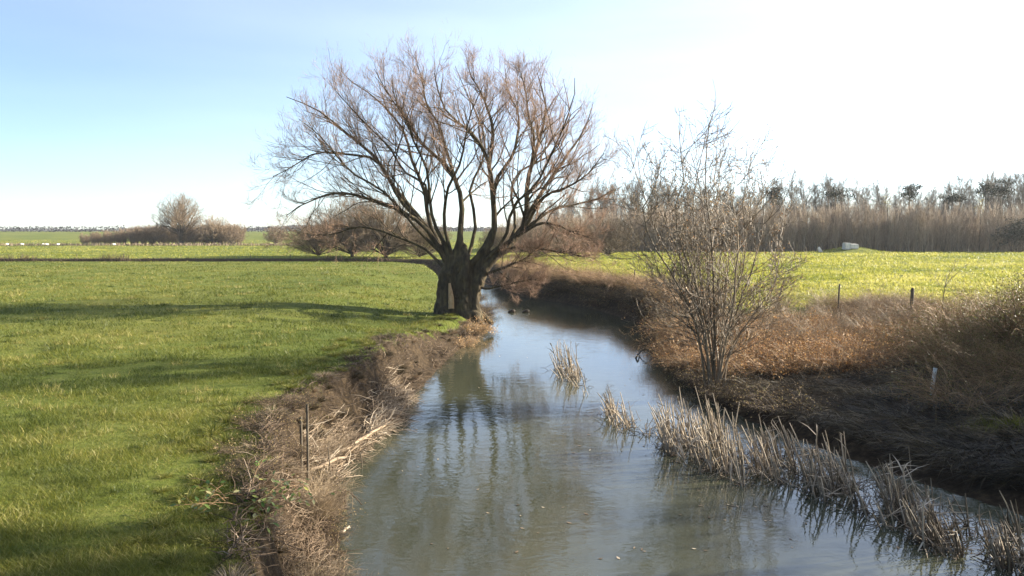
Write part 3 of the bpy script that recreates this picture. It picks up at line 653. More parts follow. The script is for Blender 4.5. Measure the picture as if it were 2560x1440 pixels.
def leafy(name, loc, w_, h_, n, mat, label, cat='bush', lsz=(.05, .11), group=None, canes=60, cmat=None, shell=.55):
    e = empty(name, loc); tag(e, label, cat, group)
    G = Geo()
    a = rng.random(canes)*2*pi; rad = np.sqrt(rng.random(canes))
    tip = np.stack([np.cos(a)*rad*w_*.48, np.sin(a)*rad*w_*.48, h_*(1-.35*rad**2)*rng.uniform(.75, 1.0, canes)], 1)
    b0 = np.stack([np.cos(a)*w_*.15*rad, np.sin(a)*w_*.15*rad, -.05+0*a], 1)
    t = np.linspace(0, 1, 6)[None, :, None]
    P = b0[:, None]*(1-t)+tip[:, None]*t; P[:, :, 2] = b0[:, None, 2]+(tip[:, None, 2]-b0[:, None, 2])*t[..., 0]**.75
    P += rng.normal(size=P.shape)*.03*w_
    R = np.linspace(.03, .008, 6)[None]*np.ones((canes, 1)); G.tubes(P, R, 4); a2, b2 = spawn(P, R, 6, .25, 1, (25, 60), (.2, .4), (0, 0, .2), .12, .5, 4, .005); G.tubes(a2, b2, 3)
    child('stems', G, cmat or M_darkcane, e)
    G = Geo(); cl = a2[:, -1]; m_ = n//len(cl)+1
    c = (cl[:, None]+rng.normal(size=(len(cl), m_, 3))*.09*w_**.5).reshape(-1, 3); c = c[c[:, 2] > .05][:n]
    tn = np.clip(.45+.5*fbm(c[:, 0]*2+7, c[:, 2]*2, 3)*2+rng.normal(size=len(c))*.22, 0, 1)
    G.leaves(c, rng.uniform(lsz[0], lsz[1], len(c)), tn, .3); child('foliage', G, mat, e)
    return e
p = bd(2545, 600, 122); leafy('evergreen_bush', (p[0], 122, Hs(p[0], 122)), 5.5, 4.6, 9000, M_pine, 'very dark evergreen bush at the right end of the wood', lsz=(.12, .25))

# ------------------------------------------------------------------ far left: hedge line, round tree, bushes, ridge
def dome_meshes(h, rx, th, r, nl, mt, mc, tw, k=(12, 7, 5), arch=0.0, zc=.5):
    """short trunk, limbs fanning to a domed crown, twigs kept inside the dome"""
    G = Geo(); P = resample([(0, 0, -.2), (.05, 0, th*.5), (0, 0, th)], 6)[None]; G.tubes(P, np.linspace(r*1.3, r, 6)[None], 8)
    Ls, Rs_ = [], []
    for q_ in range(nl):
        a_ = q_*2.4+rng.normal()*.2; e_ = math.asin(min(.98, .12+.88*((q_+.5)/nl)))
        tip = np.array([math.cos(a_)*math.cos(e_)*rx*.92, math.sin(a_)*math.cos(e_)*rx*.92, th+(h-th)*(.1+.86*math.sin(e_))])
        b0 = np.array([0, 0, th*rng.uniform(.75, 1.0)]); m1 = b0+(tip-b0)*[.38, .38, .45]+rng.normal(size=3)*.03*h; m2 = b0+(tip-b0)*[.72, .72, .78]+rng.normal(size=3)*.04*h
        Ls.append(resample([b0, m1, m2, tip], 12)); Rs_.append(r*.42*np.linspace(1, .12, 12))
    L_, R_ = np.array(Ls), np.array(Rs_); G.tubes(L_, R_, 6); GC = Geo(); p, q2_ = L_, R_
    for l, kk in enumerate(k):
        p, q2_ = spawn(p, q2_, kk, .2, 1, (22, 55), (.25, .45) if l == 0 else (.35, .65), (0, 0, .3), .12, .55, 6 if l == 0 else 4, tw*(1-.2*l), Lmin=.2)
        t = p[:, -1]; c_ = th+(h-th)*(zc-.5); ok = (np.hypot(t[:, 0], t[:, 1])/(rx*(1+rng.normal(size=len(t))*.05)))**2.2+np.abs((t[:, 2]-c_)/((h-c_)*(1+rng.normal(size=len(t))*.04)))**2.2 < 1
        p, q2_ = p[ok], q2_[ok]; GC.tubes(p, q2_, 4 if l == 0 else 3)
    return G.mesh('trunk', mt), GC.mesh('crown', mc)
rt = dome_meshes(12.6, 6.9, 2.6, .38, 30, M_graybark, M_fartwig, .02, (13, 7, 4), zc=.55)
p = bd(452, 612, 188)
put_tree('round_crowned_tree', rt, (p[0], 188, Hs(p[0], 188)), .4, 1.0, 'largest far tree, rounded bare crown above the hedge line on the left')
db = [dome_meshes(5.2, 3.6, .5, .16, 26, M_graybark, M_fartwig, .018, (11, 6, 4)) for _ in range(2)]
hb = [tree_mesh(M_graybark, M_fartwig, h=4.5, r=.09, spread=1, nstem=7, basespread=.32, levels=[(11, .1, (20, 50), (.3, .55)), (6, .15, (20, 45), (.35, .6)), (4, .2, (20, 45), (.4, .6))], trop=.35, lean=.08, trunk_k=4, twr=.02) for _ in range(4)]
for k in range(84):
    px = 205+k*4.75+rng.normal()*3; D = 190+rng.uniform(-2, 8); p = bd(px, 612, D)
    f = .5+.4*sstep(200, 420, px)+rng.uniform(-.1, .12)
    put_tree('hedge_bush', hb[k % 4], (p[0], D, Hs(p[0], D)-.1), rng.random()*6, (f, f, f), 'brown leafless bush in the far hedge line on the left', 'bush', 'bushes of the far hedge line', names=('stems', 'crown'))
for px, sc, lab in ((535, 1.45, 'tall rounded brown bush right of the round-crowned tree'), (578, 1.0, 'rounded brown bush at the right end of the far hedge'), (690, 1.0, 'lone round brown bush in the gap right of the far hedge')):
    p = bd(px, 612, 187); put_tree('round_bush', db[px % 2], (p[0], 187, Hs(p[0], 187)-.1), px, sc, lab, 'bush', names=('stems', 'crown'))
# brown willow scrub standing behind the great willow, beyond the river
M_scrub = tone_mat('scrub_twig', [(.08, .06, .038), (.17, .125, .075), (.27, .195, .115)], objvar=.15)
sc_ = [dome_meshes(5.6, 4.8, .3, .16, 34, M_bark, M_scrub, .012, (13, 8, 5), zc=.5) for _ in range(3)]
for k, (px, D, s_, lab) in enumerate([(795, 104, .95, 'leftmost brown scrub willow behind the great willow'), (880, 100, 1.45, 'broad brown scrub willow left behind the great willow'), (965, 97, 1.4, 'dense brown scrub willow close behind the lettered side of the trunk'),
        (1050, 98, 1.0, 'brown scrub willow directly behind the trunk'), (1340, 100, .8, 'brown scrub right behind the great willow'), (1430, 104, .95, 'wide brown scrub between the willow and the young tree'), (1520, 106, 1.0, 'brown scrub at the left foot of the far wood'), (1260, 108, .85, 'low scrub seen between the willow limbs')]):
    p = bd(px, 630, D); lab = lab.replace('close behind the lettered side of the trunk', 'left of the willow trunk')
    put_tree('scrub_willow', sc_[k % 3], (p[0], D, Hs(p[0], D)-.1), k*1.3, s_, lab, 'tree', names=('stems', 'crown'))
# distant ridge, its woods and hedges
rx = np.linspace(-1500, 1200, 200); prof = lambda x: 4.0+8*np.clip(.5+.5*np.sin(x*.004+1)+fbm(x*.008, x*0, 2), 0, 2)*sstep(150, -350, x)
V = np.concatenate([np.stack([rx, 0*rx+850, 0*rx-4], 1), np.stack([rx, 0*rx+1050, prof(rx)], 1), np.stack([rx, 0*rx+1400, 0*rx-6], 1)]); a_ = np.arange(199)
q = np.concatenate([np.stack([a_, a_+1, a_+201, a_+200], 1), np.stack([a_+200, a_+201, a_+401, a_+400], 1)])
M_hill = noise_mat('far_hill', [(.07, .08, .05), (.10, .12, .07)], .01, 4, 1, 0)
tag(link('hills', mk('hills', V, q, M_hill)), 'low distant hills', kind='structure')
M_farwood = tone_mat('far_wood', [(.05, .055, .06), (.09, .085, .085)], 0, .9, .0)
G = Geo(); n = 24000; x = rng.uniform(-760, 60, n); x = x[fbm(x*.02, x*0, 9) > -.22]; n = len(x); yy = 1040+rng.normal(size=n)*12
c = np.stack([x, yy, prof(x)-1.2+rng.random(n)*(2.5+5*fbm(x*.05, x*0, 4))], 1); G.leaves(c, rng.uniform(1.8, 3.4, n), rng.random(n))
tag(link('far_woodland', G.mesh('far_woodland', M_farwood)), 'blue-grey woods on the distant hills', 'woodland', kind='stuff')
G = Geo(); n = 5000; x = rng.uniform(-330, 20, n); yy = 455+.06*x+rng.normal(size=n)*1.5; zz = H(x, yy); c = np.stack([x, yy, zz+rng.random(n)*2.6*(1+fbm(x*.05, x*0, 4))], 1)
G.leaves(c, rng.uniform(.6, 1.3, n), rng.random(n)); tag(link('far_hedge', G.mesh('far_hedge', M_farwood)), 'thin dark hedges crossing the rising far fields', 'hedge', kind='stuff')
G = Geo(); n = 5000; x = rng.uniform(-135, -35, n); yy = 181+.03*x+rng.normal(size=n)*.6; zz = H(x, yy)
G.blades(np.stack([x, yy, zz], 1), unit(rng.normal(size=(n, 3))*.3+[0, 0, 1]), unit(rng.normal(size=(n, 3))*[1, 1, 0]), rng.uniform(.3, .9, n), .09, rng.normal(size=(n, 3))*.1, rng.random(n))
tag(link('rough_grass', G.mesh('rough_grass', M_canel)), 'strip of rough dead grass below the far hedge', 'grass', kind='stuff')
# growth on the ditch's far lip, dark to paint in the bank face's shade
G = Geo(); n = 9000; x = rng.uniform(-75, -14, n); yy = np.interp(x, RBc[::-1, 0], RBc[::-1, 1])+rng.uniform(.3, 1.6, n); zz = H(x, yy)
G.blades(np.stack([x, yy, zz-.05], 1), unit(rng.normal(size=(n, 3))*.5+[0, 0, 1]), unit(rng.normal(size=(n, 3))*[1, 1, 0]), rng.uniform(.1, .4, n)*(1+2*(fbm(x*.3, x*0, 8) > .12)), .035, rng.normal(size=(n, 3))*.06, rng.random(n))
tag(link('ditch_grass', G.mesh('ditch_grass', M_darkcane)), 'rough growth along the far lip of the ditch, coloured dark as bank shade', 'grass', kind='stuff')

# sheep in the far left field
def sheep_meshes():
    out = []
    G = Geo(); u, v = np.meshgrid(np.linspace(0, 2*pi, 13)[:-1], np.linspace(.05, pi-.05, 9)); 
    V = np.stack([.62*np.cos(v), .27*np.sin(v)*np.cos(u), .62+.27*np.sin(v)*np.sin(u)*(1+.1*np.cos(v))], -1)+rng.normal(size=(*u.shape, 3))*.012
    i, j = np.meshgrid(np.arange(8), np.arange(12), indexing='ij'); jn = (j+1) % 12
    G.add(V, Q=np.stack([i*12+j, i*12+jn, (i+1)*12+jn, (i+1)*12+j], -1).reshape(-1, 4)); body = G.mesh('body', M_wool)
    G = Geo(); G.tubes(np.array([resample([(.5, 0, .72), (.66, 0, .82), (.78, 0, .72), (.88, 0, .6)], 6)]), np.array([[.13, .11, .1, .09, .07, .04]]), 8); head = G.mesh('head', M_skin)
    G = Geo()
    G.tubes(np.array([resample([(0, 0, 0), (0.01, 0, -.25), (0, 0, -.5)], 4)]), np.array([[.07, .05, .035, .04]]), 6); leg = G.mesh('leg', M_skin)
    return body, head, leg
sb_, sh_, sl_ = sheep_meshes()
def sheep(px, py, rz, label):
    D = 172; p = bd(px, py, D)
    e = empty('sheep', (p[0], D, Hs(p[0], D)), rz*1.0+1.1, .68); tag(e, label, 'sheep', 'sheep grazing in the far left field')
    link('body', sb_, e); link('head', sh_, e)
    for a in (-.36, .36):
        for b in (-.13, .13): link('leg', sl_, e, (a, b, .5))
for px, rz, lab in ((18, .3, 'leftmost far white sheep, at the picture edge'), (55, 2.8, 'second white sheep from the left edge of the far field'), (109, 0, 'left one of two white sheep standing close together'),
                    (117, 3.0, 'right one of two white sheep standing close together'), (145, .2, 'lone white sheep just right of the close pair'), (285, 2.9, 'white sheep apart on the right, below the far hedge')):
    sheep(px, 614, rz, lab)

# ------------------------------------------------------------------ posts
def post_mesh(h, r, k=8):
    G = Geo(); P = np.array([[(0, 0, -.3), (0, 0, h*.3), (.008, 0, h*.7), (0, .005, h*.97), (0, .005, h)]]); R = np.array([[r, r*.97, r*1.02, r*.95, r*.6]]); G.tubes(P, R, k)
    th = np.arange(k); V = [(.6*r*math.cos(t*2*pi/k), .005+.6*r*math.sin(t*2*pi/k), h+.001) for t in th]+[(0, .005, h+.01)]
    G.add(V, T=[(t, (t+1) % k, k) for t in range(k)]); return G.mesh('post', M_post)
pm = post_mesh(1.25, .06); pt = post_mesh(1.15, .035)
def post(px, topy, D, me, lean, label, group=None, h=1.2):
    p = bd(px, topy, D); o = link('fence_post', me, None, (p[0], D, min(p[2]-h, Hs(p[0], D)+.1))); o.rotation_euler = (lean[0], lean[1], rng.random()*6)
    return tag(o, label, 'post', group)
post(2278, 716, 28.7, pm, (0, .06), 'thicker weathered fence post in front of the right meadow, near the thin sapling')
post(2098, 703, 32, pt, (.02, -.02), 'thin weathered fence post standing before the meadow right of the young tree')
post(1942, 692, 34, pt, (.05, .28), 'leaning grey fence post in the brambles right of the young tree')
post(1686, 678, 39, pm, (.0, -.03), 'dark fence post seen through the stems of the young tree')
post(1586, 672, 45, pt, (.0, .04), 'thin fence post on the far bank left of the young tree')
for px, lab in ((54, 'leftmost thin post along the far side of the ditch'), (191, 'thin post beyond the ditch below the left end of the far hedge'), (309, 'thin post beyond the ditch below the hedge middle'), (452, 'thin post beyond the ditch below the round-crowned tree'),
                (626, 'thin post beyond the ditch, left of the lone bush'), (726, 'thin post beyond the ditch, right of the lone bush')):
    post(px, 633, 98, pt, (rng.normal()*.04, rng.normal()*.04), lab, 'thin posts along the far side of the ditch', 1.2)
# pale tube stake on the right bank
p = bp(2330, 958, .85); z0 = Hs(p[0], p[1]); e = empty('tree_guard', (p[0], p[1], z0)); e.rotation_euler = (0, math.radians(5), 0)
tag(e, 'slim whitish plastic tree guard tube stuck in the dark right bank', 'tree guard')
G = Geo(); G.tubes(np.array([[(0, 0, -.1), (0, 0, .3), (.01, 0, .62), (.012, 0, .66)]]), np.array([[.045, .043, .045, .05]]), 10); G.tubes(np.array([[(.012, 0, .66), (.01, 0, .5)]]), np.array([[.044, .04]]), 10); child('tube', G, M_tube, e)
G = Geo(); G.tubes(np.array([[(.065, 0, -.2), (.07, 0, .55)]]), np.array([[.014, .014]]), 4); child('stake', G, M_post, e)

# concrete blocks and pale slab by the wood
def block(sx, sy, sz, name='block', ch=.06):
    import bmesh
    bm = bmesh.new(); bmesh.ops.create_cube(bm, size=1)
    for v in bm.verts: v.co.x *= sx; v.co.y *= sy; v.co.z = (v.co.z+.5)*sz; v.co.x += rng.normal()*.04; v.co.z += rng.normal()*.03
    bmesh.ops.bevel(bm, geom=bm.edges[:], offset=ch, segments=2, affect='EDGES')
    me = bpy.data.meshes.new(name); bm.to_mesh(me); bm.free(); me.materials.append(M_conc); return me
D = 120.5
for px, w_, hz, dz, lab in ((2116, .85, 1.02, 0, 'tall upright pale concrete block beside the grass mound'), (2133, 1.35, .72, 0, 'low pale concrete block right of the taller one')):
    p = bd(px, 628, D); tag(link('concrete_block', block(w_, .9, hz), None, (p[0], D, Hs(p[0], D)-.1+dz), .15), lab, 'concrete block', 'pale concrete blocks at the wood edge')
p = bd(2054, 628, D); o = link('broken_slab', block(.5, .3, 1.1), None, (p[0], D, Hs(p[0], D)-.25), .2); o.rotation_euler = (0, -.5, .2); tag(o, 'tilted pale slab at the left end of the grass mound', 'slab')

# ------------------------------------------------------------------ brambles and thickets
def thicket(w_, h_, canes, nleaf, mats, lsz, arch=.5, up=.75):
    G = Geo(); a = rng.random(canes)*2*pi; rad = np.sqrt(rng.random(canes))
    b0 = np.stack([np.cos(a)*rad*w_*.4, np.sin(a)*rad*w_*.4, -.1+0*a], 1); a3 = a+rng.normal(size=canes)*1.3
    L = h_*rng.uniform(.7, 1.35, canes); d = unit(np.stack([np.cos(a3)*arch, np.sin(a3)*arch, up+0*a], 1)); out = [b0]
    for k in range(6):
        d = unit(d+np.stack([np.cos(a3), np.sin(a3), -1.2+0*a], 1)*.11+rng.normal(size=d.shape)*.11); out.append(out[-1]+d*(L/6)[:, None])
    P = np.stack(out, 1); R = rng.uniform(.006, .011, canes)[:, None]*np.linspace(1, .4, 7)[None]
    G.tubes(P, R, 3); P2, R2 = spawn(P, R, 6, .2, 1, (25, 65), (.2, .45), (0, 0, .15), .13, .6, 4, .0035); G.tubes(P2, R2, 3)
    c = np.concatenate([P2[:, -1], P2[:, 2], P[:, -1]]); c = c[rng.integers(0, len(c), nleaf)]+rng.normal(size=(nleaf, 3))*.06
    Gl = Geo(); Gl.leaves(c, rng.uniform(lsz[0], lsz[1], nleaf), np.clip(rng.normal(.5, .28, nleaf), 0, 1), .5)
    return G.mesh('stems', mats[0]), Gl.mesh('foliage', mats[1])
V_rust = [thicket(1.7, 1.55, 120, 1500, (M_caneb, M_rust), (.03, .07)) for _ in range(3)]
V_brown = [thicket(1.8, 1.5, 150, 800, (M_caneb, M_brown), (.025, .055)) for _ in range(3)]
V_stalk = [thicket(1.2, 1.7, 120, 150, (M_canel, M_brown), (.025, .05), arch=.2, up=1) for _ in range(2)]
V_olive = [thicket(1.9, 1.75, 140, 1900, (M_caneb, M_olive), (.03, .065)) for _ in range(3)]
V_dark = [thicket(1.6, 1.0, 150, 700, (M_darkcane, M_brown), (.03, .06)) for _ in range(3)]
def bush(var, x, y, sc, label, group, name='bramble_bush', cat='bramble', dz=0):
    e = empty(name, (x, y, Hs(x, y)-.05+dz), rng.random()*6.28); e.scale = (sc*rng.uniform(.9, 1.15), sc*rng.uniform(.9, 1.15), sc*rng.uniform(.85, 1.15))
    me = var[rng.integers(0, len(var))]; link('stems', me[0], e); link('foliage', me[1], e); tag(e, label, cat, group)
def zone(var, n, pxr, pyr, zz, sc, label, group, name='bramble_bush', cat='bramble', cond=None):
    done = []; tries = 0
    while len(done) < n and tries < n*80:
        tries += 1
        px = rng.uniform(*pxr); py = rng.uniform(*pyr); p = bp(px, py, zz); x, y = p[0], p[1]
        if any((x-a)**2+(y-b)**2 < (.62*sc[0])**2 for a, b in done): continue
        if cond and not cond(x, y): continue
        done.append((x, y)); bush(var, x, y, rng.uniform(*sc), label, group, name, cat)
isl = lambda x, y: not bool(inside(np.array([x]), np.array([y]))[0])
zone(V_rust, 22, (1700, 2060), (850, 930), .5, (.6, .95), 'rust-brown bramble mass around the foot of the young tree', 'rusty brambles round the young tree', cond=isl)
zone(V_rust, 14, (2000, 2300), (860, 915), .8, (.6, .9), 'sunlit orange-brown bramble along the dark bank, right of the young tree', 'orange brambles right of the young tree', cond=isl)
zone(V_brown, 44, (1850, 2330), (792, 862), 1.0, (.5, .78), 'dull brown bramble thicket below the right meadow', 'brown brambles below the meadow', cond=isl)
zone(V_rust, 12, (1950, 2300), (815, 862), .9, (.45, .7), 'russet leafy bramble scattered among the brown thicket below the meadow', 'russet brambles among the brown thicket', cond=isl)
zone(V_stalk, 22, (1900, 2400), (790, 850), 1.0, (.45, .7), 'upright clump of dry pale stalks among the brown brambles', 'dry stalk clumps below the meadow', 'dry_stalk_clump', 'plant', cond=isl)
zone(V_olive, 32, (2330, 2720), (800, 960), 1.1, (.65, .95), 'olive-green leafy thicket at the right edge above the dark bank', 'green-brown thicket at the right edge', 'thicket_bush', 'bush', cond=isl)
# hedge of dead growth along the far bank
cur = RBc[(RBc[:, 1] > 27) & (RBc[:, 1] < 70) & (RBc[:, 0] > -9)]
cur = resample(cur, 46)
for k, (x, y) in enumerate(cur):
    t = unit(cur[min(k+1, 45)]-cur[max(k-1, 0)]); nrm = np.array([t[1], -t[0]])
    for off in (.8, 1.7):
        xx, yy = x+nrm[0]*off+rng.normal()*.2, y+nrm[1]*off+rng.normal()*.2
        if off < 1: bush(V_dark, xx, yy, rng.uniform(.65, .9), 'dark dead growth hanging over the water along the far bank', 'dark growth along the far bank waterline')
        else: bush(V_brown, xx, yy, rng.uniform(.75, 1.0), 'brown bramble hedge along the top of the far bank', 'brown brambles on top of the far bank')
# dark overhanging growth at the foot of the young tree and along the near right waterline
cur2 = resample(RBc[(RBc[:, 1] > 19) & (RBc[:, 1] < 29)], 12)
for k, (x, y) in enumerate(cur2): bush(V_dark, x+.55+rng.normal()*.15, y+rng.normal()*.2, rng.uniform(.6, .85), 'dark overhanging growth at the waterline below the young tree', 'dark growth below the young tree')
# right edge: bigger leafy bushes, they carry on out of the picture and shade the bank
bigb = [((14.6, 22.0), 3.6, 1.9), ((15.5, 19.0), 4.0, 3.1), ((17.6, 24.5), 4.5, 2.3), ((14.4, 16.0), 3.8, 3.0), ((18.8, 20.5), 4.5, 4.4), ((17.5, 16.5), 4.5, 4.6)]
labs = ['tall leafy olive bush at the right picture edge below the meadow', 'dense olive bush reaching in at the right edge above the dark bank', 'bushy thicket at the right edge against the meadow', 'dark leafy bush at the right edge near the shaded bank', 'big leafy bush just beyond the right edge', 'large shading bush off the right edge']
for ((x, y), w_, h_), lab in zip(bigb, labs): leafy('hedge_shrub', (x, y, Hs(x, y)), w_, h_, 9000, M_olive, lab, lsz=(.03, .065), canes=110, cmat=M_caneb)
# ivy-clad trees by the bridge, right of the picture: their shade falls over the near meadow
def ivy_tree(x, y, h, wd, label, n=9000):
    z0 = Hs(x, y); e = empty('ivy_clad_tree', (x, y, z0)); tag(e, label, 'tree')
    G = Geo(); P = resample([(0, 0, -.1), (.1, .1, h*.35), (-.1, 0, h*.7), (0, 0, h)], 10)[None]; R = np.linspace(.25, .05, 10)[None]; G.tubes(P, R, 8)
    a, b = spawn(P, R, 22, .25, 1, (30, 70), (.25, .42), (0, 0, .4), .1, .5, 6, .02); G.tubes(a, b, 4); child('trunk', G, M_bark, e)
    a2, b2 = spawn(a, b, 8, .2, 1, (25, 60), (.3, .6), (0, 0, .3), .1, .5, 4, .008); c = np.concatenate([a2[:, -1], a2[:, 2]]); c = c[rng.integers(0, len(c), n)]+rng.normal(size=(n, 3))*.16
    G = Geo(); G.leaves(c, rng.uniform(.1, .2, n), rng.random(n)); child('crown', G, M_evergreen, e)
ivy_tree(15.5, 13.0, 8.0, 4, 'ivy-clad tree by the bridge, out of the picture to the right')
ivy_tree(19.0, 10.2, 8.5, 4, 'second ivy-clad tree nearer the bridge, out of the picture')
ivy_tree(14.5, 8.2, 7.0, 4, 'lowest ivy-clad tree beside the bridge, out of the picture')

# flattened dead sedge over the right bank
def mat_stuff(name, n, px0, px1, py0, py1, mat, label, L=(.25, .8), lift=.16, wd=.012):
    px = rng.uniform(px0, px1, n); py = rng.uniform(py0, py1, n); D = np.array([bp(a, b, .4)[:2] for a, b in zip(px, py)])
    x, y = D[:, 0], D[:, 1]; z, d, left, ins = H(x, y, True); ok = (~ins) & (~left) & (d > .35); x, y, z = x[ok], y[ok], z[ok]; n = len(x)
    th = fbm(x*.55, y*.55, 41)*9+rng.normal(size=n)*.5+2.4; el = rng.normal(size=n)*.28+.18
    dr = np.stack([np.cos(th)*np.cos(el), np.sin(th)*np.cos(el), np.sin(el)], 1); sd_ = unit(np.cross(dr, rng.normal(size=(n, 3))*.5+[0, 0, 1])); h = rng.uniform(*L, n)
    bump = .28*np.clip(fbm(x*1.1, y*1.1, 43)+.15, 0, 1)*1.6
    b = np.stack([x, y, z+bump+rng.random(n)*lift], 1); bend = np.stack([rng.normal(size=n)*.06, rng.normal(size=n)*.06, -h*.25], 1)
    G = Geo(); G.blades(b, dr, sd_, h, rng.uniform(.5, 1.4, n)*wd, bend, np.clip(.4+fbm(x*1.5, y*1.5, 47)*1.4+rng.normal(size=n)*.22, 0, 1))
    return tag(link(name, G.mesh(name, mat)), label, 'grass', kind='stuff')
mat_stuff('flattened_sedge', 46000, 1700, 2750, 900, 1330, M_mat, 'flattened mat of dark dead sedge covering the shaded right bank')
# small green tuft catching light at the right edge
p = bp(2490, 1065, .6); G = Geo(); n = 500; x = p[0]+rng.normal(size=n)*.35; y = p[1]+rng.normal(size=n)*.15; z = H(x, y)
G.blades(np.stack([x, y, z+.1], 1), unit(rng.normal(size=(n, 3))*.5+[0, 0, 1]), unit(rng.normal(size=(n, 3))*[1, 1, .1]), rng.uniform(.12, .25, n), .012, rng.normal(size=(n, 3))*.05, rng.uniform(.3, .9, n))
tag(link('grass_tuft', G.mesh('grass_tuft', M_grass)), 'fresh green tuft of grass in the dark sedge at the right edge', 'grass', kind='stuff')

# ------------------------------------------------------------------ reeds
def stem_mesh():
    G = Geo(); L = 1.0; lean = rng.uniform(.02, .12); k = 6
    P = resample([(0, 0, -.5), (lean*.2, 0, 0), (lean, rng.normal()*.02, .5), (lean*2.2+rng.normal()*.03, rng.normal()*.03, 1.0)], k)[None]
    if rng.random() < .22: P[0, -1] = P[0, -2]+[.16*rng.choice([-1, 1]), rng.normal()*.08, rng.uniform(-.12, .05)]
    R = np.array([[.011, .012, .012, .011, .010, .006]]); G.tubes(P, R, 5, tone=.6)
    # torn leaf sheaths
    for s_ in range(rng.integers(1, 5)):
        t = rng.uniform(.3, .95); b = np.array([[np.interp(t, np.linspace(0, 1, k), P[0, :, c]) for c in range(3)]])
        a = rng.random()*2*pi; dr = unit(np.array([[math.cos(a)*.5, math.sin(a)*.5, rng.uniform(-.8, .9)]])); G.blades(b, dr, unit(np.cross(dr, [[.3, .2, 1.]])), rng.uniform(.15, .5), .022, np.array([[math.cos(a)*.1, math.sin(a)*.1, -.12]]), rng.uniform(.2, .9))
    return G.mesh('stem', M_reed)
sms = [stem_mesh() for _ in range(14)]
M_reedshade = tone_mat('shaded_wet_reed', [(.05, .036, .022), (.12, .09, .055), (.22, .17, .11)], .1, .5, objvar=.4)  # darker reed copy: wetness plus the right-hand stands' shade put into the colour
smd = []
for m_ in sms: c_ = m_.copy(); c_.materials[0] = M_reedshade; smd.append(c_)
def reed_clump(px0, px1, yf, n, hh, label, az=pi*.9, tilt=.11, group='dead reed clumps in the river', dark=.05):
    """yf(px) -> (near y, far y) of the stand's footprint on the water"""
    pts = []
    nc = max(4, n//7); n = int(n*.85); cen = [(rng.uniform(px0, px1), rng.random()**1.3) for _ in range(nc)]
    while len(pts) < n:
        cpx, ct = cen[rng.integers(0, nc)]; px = cpx+rng.normal()*11; t_ = ct+rng.normal()*.09
        if not (px0 < px < px1): continue
        a, b = yf(px); p = bp(px, a+(b-a)*np.clip(t_, -.05, 1), 0); pts.append((p[0], p[1]))
    pts = np.array(pts); c = pts.mean(0); e = empty('reed_clump', (c[0], c[1], 0)); tag(e, label, 'reeds', group)
    for (x, y) in pts:
        s_ = hh*rng.uniform(.35, 1.3); f = rng.uniform(.65, 1.15)
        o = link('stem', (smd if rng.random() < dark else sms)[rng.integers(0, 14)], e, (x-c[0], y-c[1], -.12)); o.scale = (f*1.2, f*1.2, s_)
        t = abs(rng.normal(tilt, .12)); az_ = az+rng.normal()*.7
        o.rotation_euler = (0, t, az_)
    # broken dark litter at the foot of the stems
    k = n*2; q_ = pts[rng.integers(0, n, k)]+rng.normal(size=(k, 2))*.12
    G = Geo(); dr = unit(rng.normal(size=(k, 3))*[1, 1, .35]+[0, 0, .15]); h = rng.uniform(.12, .4, k)
    P = np.stack([np.column_stack([q_-c, rng.uniform(-.04, .06, k)])+dr*(h*t)[:, None] for t in (0, .5, 1)], 1); G.tubes(P, np.full((k, 3), .006), 3)
    o = child('broken_stalks', G, M_darkcane, e); o['kind'] = 'stuff'
def band(pn, pf):
    xs, ys = zip(*pn); xf, yf_ = zip(*pf)
    return lambda px: (np.interp(px, xs, ys), np.interp(px, xf, yf_))
reed_clump(1392, 1480, band([(1392, 930), (1440, 985), (1480, 990)], [(1392, 905), (1480, 935)]), 75, .95, 'farthest small pale reed clump standing alone mid river')
reed_clump(1512, 1605, band([(1512, 1050), (1605, 1100)], [(1512, 1010), (1605, 1050)]), 62, .7, 'second small pale reed clump between the lone one and the big stand')
reed_clump(1610, 1680, band([(1610, 1105), (1680, 1125)], [(1610, 1085), (1680, 1085)]), 16, .35, 'sparse short reed stubs left of the big stand')
reed_clump(1655, 1870, band([(1655, 1120), (1750, 1180), (1870, 1225)], [(1655, 1060), (1780, 1075), (1870, 1110)]), 230, .92, 'dense sunlit pale reed stand, tallest in the river', dark=.15)
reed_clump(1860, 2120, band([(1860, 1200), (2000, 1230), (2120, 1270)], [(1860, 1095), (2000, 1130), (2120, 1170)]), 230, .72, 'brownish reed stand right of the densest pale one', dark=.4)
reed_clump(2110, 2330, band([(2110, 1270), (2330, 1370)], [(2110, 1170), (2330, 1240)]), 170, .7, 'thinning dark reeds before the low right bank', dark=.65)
reed_clump(2320, 2600, band([(2320, 1365), (2600, 1450)], [(2320, 1245), (2600, 1340)]), 170, .6, 'dark reeds in the lower right corner of the river', dark=.85)

